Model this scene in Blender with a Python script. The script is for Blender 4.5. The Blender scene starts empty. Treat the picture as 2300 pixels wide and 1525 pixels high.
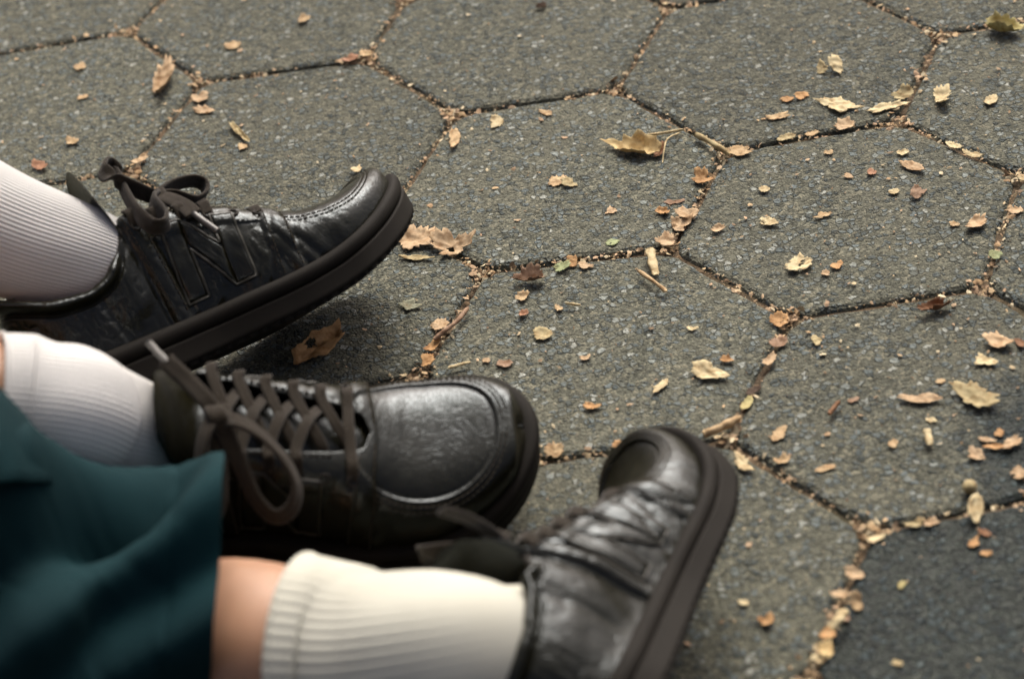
import bpy, bmesh, math, random
import numpy as np
from mathutils import Matrix, Vector

# ------------------------------------------------------------------ camera, sky, sun, exposure
scene = bpy.context.scene
COL = scene.collection
W, H = 2300, 1525
CAM = np.array([0.0, 0.0, 0.87766])
R = np.array([0.98941623, -0.08559942, -0.11716765])
UP = np.array([0.1451052, 0.58366931, 0.79892091])
D = np.array([0.0, 0.80746695, -0.58991281])
FPX = 5430.6

cam_data = bpy.data.cameras.new('camera')
cam = bpy.data.objects.new('camera', cam_data)
COL.objects.link(cam)
cam.matrix_world = Matrix(((R[0], UP[0], -D[0], CAM[0]), (R[1], UP[1], -D[1], CAM[1]), (R[2], UP[2], -D[2], CAM[2]), (0, 0, 0, 1)))
cam_data.lens = 85.0
cam_data.sensor_width = 36.0
cam_data.clip_start = 0.05
cam_data.clip_end = 500.0
cam_data.dof.use_dof = True
cam_data.dof.focus_distance = 1.56
cam_data.dof.aperture_fstop = 5.6
cam_data.dof.aperture_blades = 7
scene.camera = cam

SUN_EL, SUN_AZ = math.radians(47), math.radians(16)      # azimuth from +Y towards +X
world = bpy.data.worlds.new('World')
scene.world = world
world.use_nodes = True
wn = world.node_tree
wn.nodes.clear()
w_out = wn.nodes.new('ShaderNodeOutputWorld')
w_bg = wn.nodes.new('ShaderNodeBackground')
w_sky = wn.nodes.new('ShaderNodeTexSky')
w_sky.sky_type = 'NISHITA'
w_sky.sun_disc = False
w_sky.sun_elevation = SUN_EL
w_sky.sun_rotation = SUN_AZ
w_sky.air_density = 0.35
w_sky.dust_density = 10.0
w_sky.ozone_density = 0.0
w_bg.inputs['Strength'].default_value = 0.11
wn.links.new(w_sky.outputs[0], w_bg.inputs['Color'])
wn.links.new(w_bg.outputs[0], w_out.inputs['Surface'])

sun_data = bpy.data.lights.new('sun', 'SUN')
sun_data.energy = 1.25
sun_data.angle = math.radians(30)
sun_data.color = (0.97, 1.0, 0.965)
sun = bpy.data.objects.new('sun', sun_data)
COL.objects.link(sun)
sdir = Vector((math.sin(SUN_AZ) * math.cos(SUN_EL), math.cos(SUN_AZ) * math.cos(SUN_EL), math.sin(SUN_EL)))
sun.rotation_euler = sdir.to_track_quat('Z', 'Y').to_euler()
sun.location = sdir * 20

scene.view_settings.view_transform = 'Standard'
scene.view_settings.look = 'None'
scene.view_settings.gamma = 1.0
scene.view_settings.use_curve_mapping = False
scene.view_settings.exposure = 0.86
scene.render.engine = 'CYCLES'
scene.cycles.max_bounces = 6

rng = random.Random(7)
nrng = np.random.RandomState(11)

# ------------------------------------------------------------------ helpers
def ray(u, v):
    return D + R * (u - W / 2) / FPX - UP * (v - H / 2) / FPX

def gp(u, v, z=0.0):
    """the point at height z that the photograph shows at pixel (u, v)"""
    d = ray(u, v)
    return CAM + d * ((z - CAM[2]) / d[2])

def link(o, parent=None):
    COL.objects.link(o)
    if parent is not None:
        o.parent = parent
    return o

def mesh_obj(name, verts, faces, mat=None, parent=None, smooth=True):
    me = bpy.data.meshes.new(name)
    me.from_pydata([tuple(map(float, v)) for v in verts], [], [tuple(int(i) for i in f) for f in faces])
    if mat is not None:
        me.materials.append(mat)
    if smooth:
        me.polygons.foreach_set('use_smooth', [True] * len(me.polygons))
    me.update()
    o = bpy.data.objects.new(name, me)
    return link(o, parent)

def empty(name, label=None, cat=None, group=None, matrix=None):
    o = bpy.data.objects.new(name, None)
    o.empty_display_size = 0.02
    link(o)
    if matrix is not None:
        o.matrix_world = matrix
    return tag(o, label, cat, group)

def tag(o, label=None, cat=None, group=None, kind=None):
    if label: o['label'] = label
    if cat: o['category'] = cat
    if group: o['group'] = group
    if kind: o['kind'] = kind
    return o

def grid_faces(n, m, wrap=False, flip=False, off=0):
    f = []
    mm = m if wrap else m - 1
    for i in range(n - 1):
        for j in range(mm):
            a, b = off + i * m + j, off + i * m + (j + 1) % m
            c, d = a + m, b + m
            f.append((a, c, d, b) if flip else (a, b, d, c))
    return f

def catmull(P, n):
    P = np.asarray(P, float)
    Q = np.vstack([2 * P[0] - P[1], P, 2 * P[-1] - P[-2]])
    out = []
    for i in range(1, len(Q) - 2):
        p0, p1, p2, p3 = Q[i - 1], Q[i], Q[i + 1], Q[i + 2]
        for t in np.linspace(0, 1, n, endpoint=False):
            out.append(.5 * (2 * p1 + (p2 - p0) * t + (2 * p0 - 5 * p1 + 4 * p2 - p3) * t * t + (3 * p1 - p0 - 3 * p2 + p3) * t ** 3))
    out.append(Q[-2])
    return np.array(out)

def unit(v):
    v = np.asarray(v, float)
    return v / np.maximum(np.linalg.norm(v, axis=-1, keepdims=True), 1e-12)

_perm = nrng.rand(64, 64, 64)
def vnoise(p):
    p = np.asarray(p, float)
    i = np.floor(p).astype(int)
    f = p - i
    f = f * f * (3 - 2 * f)
    out = 0
    for dx in (0, 1):
        for dy in (0, 1):
            for dz in (0, 1):
                w = (f[..., 0] if dx else 1 - f[..., 0]) * (f[..., 1] if dy else 1 - f[..., 1]) * (f[..., 2] if dz else 1 - f[..., 2])
                out = out + w * _perm[(i[..., 0] + dx) % 64, (i[..., 1] + dy) % 64, (i[..., 2] + dz) % 64]
    return out * 2 - 1

def sstep(a, b, x):
    t = np.clip((np.asarray(x, float) - a) / (b - a), 0, 1)
    return t * t * (3 - 2 * t)

def pchip(xs, ys):
    xs = np.asarray(xs, float); ys = np.asarray(ys, float)
    h = np.diff(xs); d = np.diff(ys) / h
    m = np.zeros(len(xs)); m[0] = d[0]; m[-1] = d[-1]
    for i in range(1, len(xs) - 1):
        if d[i - 1] * d[i] > 0:
            w1 = 2 * h[i] + h[i - 1]; w2 = h[i] + 2 * h[i - 1]
            m[i] = (w1 + w2) / (w1 / d[i - 1] + w2 / d[i])
    def f(x):
        x = np.clip(np.asarray(x, float), xs[0], xs[-1])
        i = np.clip(np.searchsorted(xs, x, side='right') - 1, 0, len(xs) - 2)
        t = (x - xs[i]) / h[i]
        return ((1 + 2 * t) * (1 - t) ** 2 * ys[i] + t * (1 - t) ** 2 * h[i] * m[i] + t * t * (3 - 2 * t) * ys[i + 1] + t * t * (t - 1) * h[i] * m[i + 1])
    return f

# ------------------------------------------------------------------ materials
def new_mat(name):
    m = bpy.data.materials.new(name)
    m.use_nodes = True
    nt = m.node_tree
    nt.nodes.clear()
    out = nt.nodes.new('ShaderNodeOutputMaterial')
    b = nt.nodes.new('ShaderNodeBsdfPrincipled')
    nt.links.new(b.outputs[0], out.inputs['Surface'])
    return m, nt, b

class NT:
    """short hand for wiring nodes"""
    def __init__(s, nt): s.nt = nt
    def n(s, typ, **kw):
        x = s.nt.nodes.new(typ)
        for k, v in kw.items():
            if k in x.inputs:
                if isinstance(v, bpy.types.NodeSocket): s.nt.links.new(v, x.inputs[k])
                else: x.inputs[k].default_value = v
            else: setattr(x, k, v)
        return x
    def l(s, a, b): s.nt.links.new(a, b)
    def ramp(s, fac, stops, interp='LINEAR'):
        r = s.nt.nodes.new('ShaderNodeValToRGB')
        r.color_ramp.interpolation = interp
        els = r.color_ramp.elements
        while len(els) < len(stops): els.new(0.5)
        for e, (p, c) in zip(els, stops):
            e.position = p
            e.color = (c, c, c, 1) if isinstance(c, (int, float)) else (*c, 1)
        s.l(fac, r.inputs[0])
        return r.outputs[0]
    def mix(s, fac, a, b, mode='MIX'):
        m = s.nt.nodes.new('ShaderNodeMix')
        m.data_type = 'RGBA'; m.blend_type = mode
        for val, i in ((fac, 0), (a, 6), (b, 7)):
            if isinstance(val, bpy.types.NodeSocket): s.l(val, m.inputs[i])
            elif i == 0: m.inputs[0].default_value = val
            else: m.inputs[i].default_value = (*val, 1)
        return m.outputs[2]
    def math(s, op, a, b=0.0, c=0.0):
        m = s.nt.nodes.new('ShaderNodeMath'); m.operation = op
        for i, val in enumerate((a, b, c)):
            if isinstance(val, bpy.types.NodeSocket): s.l(val, m.inputs[i])
            else: m.inputs[i].default_value = val
        return m.outputs[0]
    def noise(s, vec, scale, detail=4, rough=0.55, dist=0.0):
        x = s.n('ShaderNodeTexNoise', Scale=scale, Detail=detail, Roughness=rough, Distortion=dist)
        if vec is not None: s.l(vec, x.inputs['Vector'])
        return x.outputs['Fac']
    def bump(s, height, strength, dist, normal=None):
        b = s.n('ShaderNodeBump', Strength=strength, Distance=dist)
        s.l(height, b.inputs['Height'])
        if normal is not None: s.l(normal, b.inputs['Normal'])
        return b.outputs[0]

def make_asphalt():
    m, nt, b = new_mat('asphalt_block')
    k = NT(nt)
    pos = k.n('ShaderNodeNewGeometry').outputs['Position']
    warp = k.n('ShaderNodeTexNoise', Scale=260.0, Detail=2.0)
    k.l(pos, warp.inputs['Vector'])
    wv = k.n('ShaderNodeVectorMath', operation='SCALE'); k.l(warp.outputs['Color'], wv.inputs[0]); wv.inputs['Scale'].default_value = 0.0035
    vec = k.n('ShaderNodeVectorMath', operation='ADD'); k.l(pos, vec.inputs[0]); k.l(wv.outputs[0], vec.inputs[1])
    v = vec.outputs[0]
    big = k.n('ShaderNodeTexVoronoi', Scale=235.0); k.l(v, big.inputs['Vector'])
    bige = k.n('ShaderNodeTexVoronoi', feature='DISTANCE_TO_EDGE', Scale=235.0); k.l(v, bige.inputs['Vector'])
    sml = k.n('ShaderNodeTexVoronoi', Scale=520.0); k.l(v, sml.inputs['Vector'])
    sep = k.n('ShaderNodeSeparateColor'); k.l(big.outputs['Color'], sep.inputs[0])
    sep2 = k.n('ShaderNodeSeparateColor'); k.l(sml.outputs['Color'], sep2.inputs[0])
    chip_on = k.math('GREATER_THAN', sep.outputs[0], 0.52)
    edge = k.ramp(bige.outputs['Distance'], [(0.04, 0.0), (0.16, 1.0)])
    chip_m = k.math('MULTIPLY', chip_on, edge)
    chip_col = k.ramp(sep.outputs[1], [(0.0, (.034, .042, .043)), (0.25, (.070, .084, .088)), (0.5, (.128, .148, .152)), (0.72, (.100, .102, .088)), (0.90, (.21, .225, .215)), (1.0, (.34, .335, .30))])
    sand = k.ramp(sep2.outputs[0], [(0.0, (.030, .031, .024)), (0.45, (.068, .068, .053)), (0.8, (.110, .107, .082)), (1.0, (.20, .18, .13))])
    patch = k.noise(pos, 9.0, 5, 0.6)
    dusty = k.ramp(patch, [(0.35, 0.0), (0.68, 1.0)])
    sand2 = k.mix(k.math('MULTIPLY', dusty, 0.45), sand, (.115, .106, .078))
    col = k.mix(k.math('MULTIPLY', chip_m, 0.82), sand2, chip_col)
    dust2 = k.ramp(k.noise(pos, 60.0, 4, 0.65), [(0.42, 0.0), (0.75, 1.0)])
    col = k.mix(k.math('MULTIPLY', dust2, 0.30), col, (.118, .110, .082))
    # dark blotches with ragged borders of their own
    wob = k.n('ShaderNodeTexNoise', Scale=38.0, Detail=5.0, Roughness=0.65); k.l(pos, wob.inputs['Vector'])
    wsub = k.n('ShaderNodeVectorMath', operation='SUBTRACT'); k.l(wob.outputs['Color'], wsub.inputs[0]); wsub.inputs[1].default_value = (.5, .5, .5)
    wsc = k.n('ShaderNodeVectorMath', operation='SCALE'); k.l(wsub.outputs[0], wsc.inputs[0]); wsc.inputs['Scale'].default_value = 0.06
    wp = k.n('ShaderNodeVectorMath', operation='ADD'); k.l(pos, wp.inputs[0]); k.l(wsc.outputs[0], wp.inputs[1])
    blotch = None
    for (cx, cy, rad) in BLOTCHES:
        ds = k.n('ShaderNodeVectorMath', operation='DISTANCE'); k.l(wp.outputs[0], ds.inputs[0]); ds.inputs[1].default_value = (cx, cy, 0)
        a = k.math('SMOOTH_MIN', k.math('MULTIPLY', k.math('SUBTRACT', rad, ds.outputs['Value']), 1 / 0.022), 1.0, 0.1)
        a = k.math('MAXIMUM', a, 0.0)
        blotch = a if blotch is None else k.math('MAXIMUM', blotch, a)
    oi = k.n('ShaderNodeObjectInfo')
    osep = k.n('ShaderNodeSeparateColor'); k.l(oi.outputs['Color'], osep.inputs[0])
    dark_fac = k.math('MAXIMUM', blotch, k.math('SUBTRACT', 1.0, osep.outputs[0]))  # blotches plus one whole block, darker, bluer and slightly smoother
    col = k.mix(dark_fac, col, k.mix(1.0, col, (.16, .23, .27), 'MULTIPLY'))
    tint = k.n('ShaderNodeCombineColor', mode='RGB')
    for i in range(3): k.l(osep.outputs[1], tint.inputs[i])
    col = k.mix(1.0, col, tint.outputs[0], 'MULTIPLY')
    col = k.mix(1.0, col, (1.02, 1.075, 1.06), 'MULTIPLY')
    k.l(col, b.inputs['Base Color'])
    rough = k.math('SUBTRACT', 0.86, k.math('MULTIPLY', dark_fac, 0.22))
    k.l(rough, b.inputs['Roughness'])
    b.inputs['Specular IOR Level'].default_value = 0.2
    hgt = k.math('ADD', k.math('MULTIPLY', chip_m, 0.75), k.math('MULTIPLY', k.ramp(sml.outputs['Distance'], [(0.0, 1.0), (0.6, 0.0)]), 0.45))
    hgt = k.math('ADD', hgt, k.math('MULTIPLY', k.noise(pos, 120, 5, .6), 0.9))
    k.l(k.bump(hgt, 1.0, 0.0022), b.inputs['Normal'])
    return m

def make_leather(name='black_leather', seed=0.0):
    m, nt, b = new_mat(name)
    k = NT(nt)
    oc = k.n('ShaderNodeTexCoord').outputs['Object']
    patch = k.noise(oc, 30, 4, .6)
    k.l(k.ramp(patch, [(.3, (.0070, .0064, .0028)), (.75, (.0120, .0110, .0052))]), b.inputs['Base Color'])
    mp = k.n('ShaderNodeMapping'); k.l(oc, mp.inputs['Vector']); mp.inputs['Scale'].default_value = (1.0, 0.45, 0.45); mp.inputs['Location'].default_value = (seed, 0, 0)
    cr = k.n('ShaderNodeTexVoronoi', feature='DISTANCE_TO_EDGE', Scale=420.0)
    wv = k.n('ShaderNodeTexNoise', Scale=90.0, Detail=3.0); k.l(mp.outputs[0], wv.inputs['Vector'])
    sc = k.n('ShaderNodeVectorMath', operation='SCALE'); k.l(wv.outputs['Color'], sc.inputs[0]); sc.inputs['Scale'].default_value = 0.012
    ad = k.n('ShaderNodeVectorMath', operation='ADD'); k.l(mp.outputs[0], ad.inputs[0]); k.l(sc.outputs[0], ad.inputs[1])
    k.l(ad.outputs[0], cr.inputs['Vector'])
    crease = k.ramp(cr.outputs['Distance'], [(0.0, 0.0), (0.12, 1.0)])
    n1 = k.noise(mp.outputs[0], 170, 6, .68, 0.8)
    n2 = k.noise(oc, 900, 3, .6)
    hgt = k.math('ADD', k.math('MULTIPLY', crease, 0.35), k.math('ADD', k.math('MULTIPLY', n1, 1.5), k.math('MULTIPLY', n2, 0.35)))
    k.l(k.bump(hgt, 0.34, 0.0007), b.inputs['Normal'])
    k.l(k.ramp(n1, [(.3, .24), (.7, .14)]), b.inputs['Roughness'])
    b.inputs['Specular IOR Level'].default_value = 0.38
    b.inputs['Specular Tint'].default_value = (.84, .94, 1.0, 1)
    return m

def simple_mat(name, base, rough=.7, var=.25, scale=60., bump=.4, bscale=600., bdist=.0006, spec=.5, sheen=0.):
    m, nt, b = new_mat(name)
    k = NT(nt)
    oc = k.n('ShaderNodeTexCoord').outputs['Object']
    n = k.noise(oc, scale, 4, .6)
    lo = tuple(c * (1 - var) for c in base); hi = tuple(c * (1 + var) for c in base)
    k.l(k.ramp(n, [(.3, lo), (.7, hi)]), b.inputs['Base Color'])
    b.inputs['Roughness'].default_value = rough
    b.inputs['Specular IOR Level'].default_value = spec
    if sheen: b.inputs['Sheen Weight'].default_value = sheen
    k.l(k.bump(k.noise(oc, bscale, 3, .6), bump, bdist), b.inputs['Normal'])
    return m

def make_lace():
    m, nt, b = new_mat('brown_cotton_lace')
    k = NT(nt)
    uv = k.n('ShaderNodeUVMap').outputs[0]
    mp = k.n('ShaderNodeMapping'); k.l(uv, mp.inputs['Vector']); mp.inputs['Scale'].default_value = (1, 1, 1)
    w1 = k.n('ShaderNodeTexWave', Scale=1.0, Distortion=1.2, wave_type='BANDS', bands_direction='DIAGONAL'); k.l(mp.outputs[0], w1.inputs['Vector'])
    oc = k.n('ShaderNodeTexCoord').outputs['Object']
    n = k.noise(oc, 900, 3, .6)
    h = k.math('ADD', w1.outputs['Fac'], n)
    k.l(k.ramp(n, [(.25, (.013, .0092, .0048)), (.75, (.029, .021, .0115))]), b.inputs['Base Color'])
    b.inputs['Roughness'].default_value = .95
    b.inputs['Specular IOR Level'].default_value = .2
    b.inputs['Sheen Weight'].default_value = .15
    k.l(k.bump(h, .7, .0004), b.inputs['Normal'])
    return m

def make_knit(name, base, shade):
    m, nt, b = new_mat(name)
    k = NT(nt)
    oc = k.n('ShaderNodeTexCoord').outputs['Object']
    n = k.noise(oc, 16, 3, .5)
    k.l(k.ramp(n, [(.3, shade), (.7, base)]), b.inputs['Base Color'])
    b.inputs['Roughness'].default_value = .92
    b.inputs['Specular IOR Level'].default_value = .2
    b.inputs['Sheen Weight'].default_value = .2
    uv = k.n('ShaderNodeUVMap').outputs[0]
    w1 = k.n('ShaderNodeTexWave', Scale=1.0, Distortion=.6, wave_type='BANDS', bands_direction='X'); k.l(uv, w1.inputs['Vector'])
    h = k.math('ADD', k.math('MULTIPLY', w1.outputs['Fac'], .5), k.noise(oc, 1400, 2, .5))
    k.l(k.bump(h, .6, .0004), b.inputs['Normal'])
    return m

def make_skin():
    m, nt, b = new_mat('skin')
    k = NT(nt)
    oc = k.n('ShaderNodeTexCoord').outputs['Object']
    n = k.noise(oc, 25, 4, .6)
    k.l(k.ramp(n, [(.3, (.32, .172, .100)), (.7, (.41, .228, .138))]), b.inputs['Base Color'])
    b.inputs['Roughness'].default_value = .5
    b.inputs['Subsurface Weight'].default_value = .12
    b.inputs['Subsurface Radius'].default_value = (.01, .004, .002)
    k.l(k.bump(k.noise(oc, 700, 3, .6), .25, .0005), b.inputs['Normal'])
    return m

def make_leaf():
    m, nt, b = new_mat('dry_leaf')
    k = NT(nt)
    oi = k.n('ShaderNodeObjectInfo')
    oc = k.n('ShaderNodeTexCoord').outputs['Object']
    rv = k.n('ShaderNodeVectorMath', operation='ADD'); k.l(oc, rv.inputs[0])
    cb = k.n('ShaderNodeCombineXYZ'); k.l(oi.outputs['Random'], cb.inputs[0]); k.l(oi.outputs['Random'], cb.inputs[2]); k.l(cb.outputs[0], rv.inputs[1])
    n = k.noise(rv.outputs[0], 190, 5, .65)
    dark = k.mix(1.0, oi.outputs['Color'], (.60, .49, .38), 'MULTIPLY')
    col = k.mix(k.ramp(n, [(.32, 1.0), (.56, 0.0)]), oi.outputs['Color'], dark)
    vein = k.n('ShaderNodeTexWave', Scale=55.0, Distortion=3.5, wave_type='BANDS', bands_direction='DIAGONAL'); k.l(rv.outputs[0], vein.inputs['Vector'])
    col = k.mix(k.math('MULTIPLY', vein.outputs['Fac'], .22), col, k.mix(1.0, col, (1.25, 1.2, 1.1), 'MULTIPLY'))
    k.l(col, b.inputs['Base Color'])
    b.inputs['Roughness'].default_value = .75
    b.inputs['Specular IOR Level'].default_value = .3
    k.l(k.bump(k.math('ADD', vein.outputs['Fac'], n), .6, .0006), b.inputs['Normal'])
    tr = k.n('ShaderNodeBsdfTranslucent'); k.l(col, tr.inputs['Color'])
    mx = k.n('ShaderNodeMixShader'); mx.inputs[0].default_value = .16
    k.l(b.outputs[0], mx.inputs[1]); k.l(tr.outputs[0], mx.inputs[2])
    out = [x for x in nt.nodes if x.type == 'OUTPUT_MATERIAL'][0]
    k.l(mx.outputs[0], out.inputs['Surface'])
    return m

def make_litter():
    m, nt, b = new_mat('leaf_crumbs')
    k = NT(nt)
    a = k.n('ShaderNodeVertexColor', layer_name='Col')
    n = k.noise(k.n('ShaderNodeTexCoord').outputs['Object'], 500, 3, .6)
    col = k.mix(k.ramp(n, [(.3, .45), (.6, 0.0)]), a.outputs['Color'], (.035, .02, .01))
    k.l(col, b.inputs['Base Color'])
    b.inputs['Roughness'].default_value = .85
    return m

def make_cloth():
    m, nt, b = new_mat('teal_cloth')
    k = NT(nt)
    oc = k.n('ShaderNodeTexCoord').outputs['Object']
    n = k.noise(oc, 9, 4, .6)
    k.l(k.ramp(n, [(.3, (.0016, .0155, .0190)), (.7, (.0022, .0225, .0270))]), b.inputs['Base Color'])
    b.inputs['Roughness'].default_value = .85
    b.inputs['Specular IOR Level'].default_value = .12
    wv = k.n('ShaderNodeTexWave', Scale=700.0, wave_type='BANDS', bands_direction='DIAGONAL'); k.l(oc, wv.inputs['Vector'])
    k.l(k.bump(wv.outputs['Fac'], .35, .0004), b.inputs['Normal'])
    return m

def make_soil():
    m, nt, b = new_mat('joint_soil')
    k = NT(nt)
    pos = k.n('ShaderNodeNewGeometry').outputs['Position']
    n = k.noise(pos, 170, 6, .7)
    moss = k.ramp(k.noise(pos, 14, 4, .6), [(.5, 0.0), (.66, 1.0)])
    c = k.ramp(n, [(.3, (.045, .032, .018)), (.55, (.105, .070, .036)), (.8, (.24, .15, .08))])
    k.l(k.mix(k.math('MULTIPLY', moss, .55), c, (.022, .030, .010)), b.inputs['Base Color'])
    b.inputs['Roughness'].default_value = .95
    k.l(k.bump(n, 1.0, .004), b.inputs['Normal'])
    return m

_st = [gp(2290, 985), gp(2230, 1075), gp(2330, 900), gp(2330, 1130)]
BLOTCHES = [(_st[0][0], _st[0][1], .042), (_st[1][0], _st[1][1], .026), (_st[2][0], _st[2][1], .034), (_st[3][0], _st[3][1], .045)]
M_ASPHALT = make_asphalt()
M_LEATHER = make_leather()
M_RUBBER = simple_mat('brown_black_rubber', (.0085, .0070, .0050), .75, .18, 40, .35, 900, .0003, .15)
M_RUBBER2 = simple_mat('black_rubber_tread', (.0072, .0063, .0048), .75, .18, 40, .35, 900, .0003, .15)
M_BINDING = simple_mat('black_binding_tape', (.014, .011, .008), .75, .2, 80, .5, 1500, .0003, .3)
M_THREAD = simple_mat('dark_thread', (.042, .034, .022), .8, .25, 200, .3, 1500, .0002, .3)
M_EDGE = simple_mat('cut_leather_edge', (.020, .019, .012), .5, .25, 90, .4, 900, .0004, .5)
M_LACE = make_lace()
M_AGLET = simple_mat('grey_plastic_tip', (.10, .095, .085), .35, .2, 60, .1, 900, .0002, .5)
M_LINING = simple_mat('dark_textile_lining', (.012, .010, .007), .95, .2, 60, .5, 1200, .0004, .1)
M_SOCK_W = make_knit('white_knit', (.72, .71, .68), (.64, .63, .605))
M_SOCK_C = make_knit('cream_knit', (.62, .615, .52), (.57, .56, .47))
M_SKIN = make_skin()
M_CLOTH = make_cloth()
M_LEAF = make_leaf()
M_LITTER = make_litter()
M_SOIL = make_soil()
M_WOOD = simple_mat('split_wood', (.36, .29, .18), .8, .25, 300, .5, 700, .0005, .2)

# ------------------------------------------------------------------ ground and paving
gs = 60.0
ground = mesh_obj('ground', [(-gs, -gs, -.0038), (gs, -gs, -.0038), (gs, gs, -.0038), (-gs, gs, -.0038)], [(0, 1, 2, 3)], M_SOIL, smooth=False)
tag(ground, 'brown soil under and between the asphalt paving blocks', kind='structure')

S = 0.117
YAW, TX, TY = 0.0385816722, 1.91370131 * S, 10.9856315 * S
H3 = math.sqrt(3) / 2
def lat(c, k=None):
    p = np.array(c, float)
    if k is not None:
        p = p + np.array([math.cos(math.radians(60 * k)), math.sin(math.radians(60 * k))])
    p = p * S
    c_, s_ = math.cos(YAW), math.sin(YAW)
    return np.array([c_ * p[0] - s_ * p[1] + TX, s_ * p[0] + c_ * p[1] + TY])
def key(p): return (round(p[0] / .02), round(p[1] / .02))
P0 = (0, 0); P1 = (-1.5, H3); P2 = (-1.5, 3 * H3); P3 = (-1.5, -H3); P4 = (0, -2 * H3); P6 = (0, 2 * H3); P7 = (-3, 2 * H3); P8 = (-3, 4 * H3)
seen = [(P0, 0, 2288, 393), (P0, 1, 2018, 270), (P0, 2, 1630, 338), (P0, 3, 1503, 557), (P0, 4, 1775, 713), (P0, 5, 2210, 642),
        (P1, 1, 1382, 200), (P1, 2, 1022, 256), (P1, 4, 1085, 607), (P2, 3, 820, 132), (P2, 0, 1500, 17), (P4, 3, 1632, 985), (P4, 4, 1953, 1190),
        (P7, 2, 452, 183), (P7, 3, 290, 382), (P8, 3, 288, 70), (P6, 0, 2108, 77), (P1, 3, 872, 478), (P3, 4, 1190, 1032), (P3, 3, 940, 838),
        (P2, 2, 905, 0), (P4, 5, 2330, 1118)]
fixed = []
for c, k, u, v in seen:
    fixed.append((lat(c, k), gp(u, v)[:2]))
def node(p):
    for q, r in fixed:
        if np.hypot(*(q - p)) < .03:
            return r
    h = vnoise(np.array([[p[0] * 37.7, p[1] * 31.3, 3.1], [p[0] * 35.1, p[1] * 33.9, 9.7]]))
    return p + h * .0022

pavement = bpy.data.objects.new('pavement', None)
link(pavement)
tag(pavement, 'paving of grey hexagonal asphalt blocks with leaf filled joints', kind='structure')
joint_edges = {}
def make_paver(ci, cj, idx):
    c = (1.5 * ci, 2 * H3 * (cj + (0.5 if ci % 2 else 0.0)))
    cen = lat(c)
    V = [node(lat(c, k)) for k in range(6)]
    near = -.75 < cen[0] < .75 and .55 < cen[1] < 2.2
    if near:
        for k in range(6):
            a, b2 = V[k], V[(k + 1) % 6]
            joint_edges[key((a + b2) / 2)] = (a, b2)
    nseg = 22 if near else 3
    ctr = np.mean(V, 0)
    outer = []
    for k in range(6):
        a, b2 = V[k], V[(k + 1) % 6]
        d = unit(b2 - a); nrm = np.array([d[1], -d[0]])
        p, q = a, b2
        for t in np.linspace(0, 1, nseg, endpoint=False):
            x = p * (1 - t) + q * t
            corner = min(t, 1 - t) * np.hypot(*(q - p))
            rd = .0045 * max(0, 1 - corner / .014) ** 2        # rounded corner
            wob = float(vnoise(np.array([x[0] * 90 + idx * 7.3, x[1] * 90, idx * 1.7])) * .0013 + vnoise(np.array([x[0] * 260, x[1] * 260 + idx * 3.1, idx * .7])) * .0010)
            inset = .0013 + .8 * wob
            x = x - nrm * inset
            x = x + unit(ctr - x) * rd
            outer.append(x)
    outer = np.array(outer); n = len(outer)
    h0 = rng.uniform(-.0005, .0005); tx, ty = rng.uniform(-.003, .003), rng.uniform(-.003, .003)
    def zz(p): return h0 + (p[:, 0] - ctr[0]) * tx + (p[:, 1] - ctr[1]) * ty
    inn = outer + unit(ctr - outer) * .0042
    inn2 = outer + unit(ctr - outer) * .0016
    v = []
    dip = vnoise(np.c_[outer * 120, np.full(n, idx * 1.3)]) * .0008
    v += [(p[0], p[1], z) for p, z in zip(outer, zz(outer) - .034)]
    v += [(p[0], p[1], z) for p, z in zip(outer, zz(outer) - .0042 + dip)]
    v += [(p[0], p[1], z) for p, z in zip(inn2, zz(inn2) - .0014 + dip * .6)]
    v += [(p[0], p[1], z) for p, z in zip(inn, zz(inn))]
    f = []
    for ring in range(3):
        for i in range(n):
            j = (i + 1) % n
            f.append((ring * n + i, ring * n + j, (ring + 1) * n + j, (ring + 1) * n + i))
    f.append(tuple(3 * n + i for i in range(n)))
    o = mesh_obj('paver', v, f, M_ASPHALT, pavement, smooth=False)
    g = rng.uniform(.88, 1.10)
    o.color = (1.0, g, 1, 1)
    return o, c
for ci in range(-8, 7):
    for cj in range(-7, 9):
        cc = lat((1.5 * ci, 2 * H3 * (cj + (0.5 if ci % 2 else 0.0))))
        if -1.35 < cc[0] < 1.25 and .1 < cc[1] < 2.9:
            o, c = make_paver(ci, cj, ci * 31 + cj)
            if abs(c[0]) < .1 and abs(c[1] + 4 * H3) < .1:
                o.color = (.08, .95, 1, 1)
                o['label'] = 'darker hexagonal block at the near corner'

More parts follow.
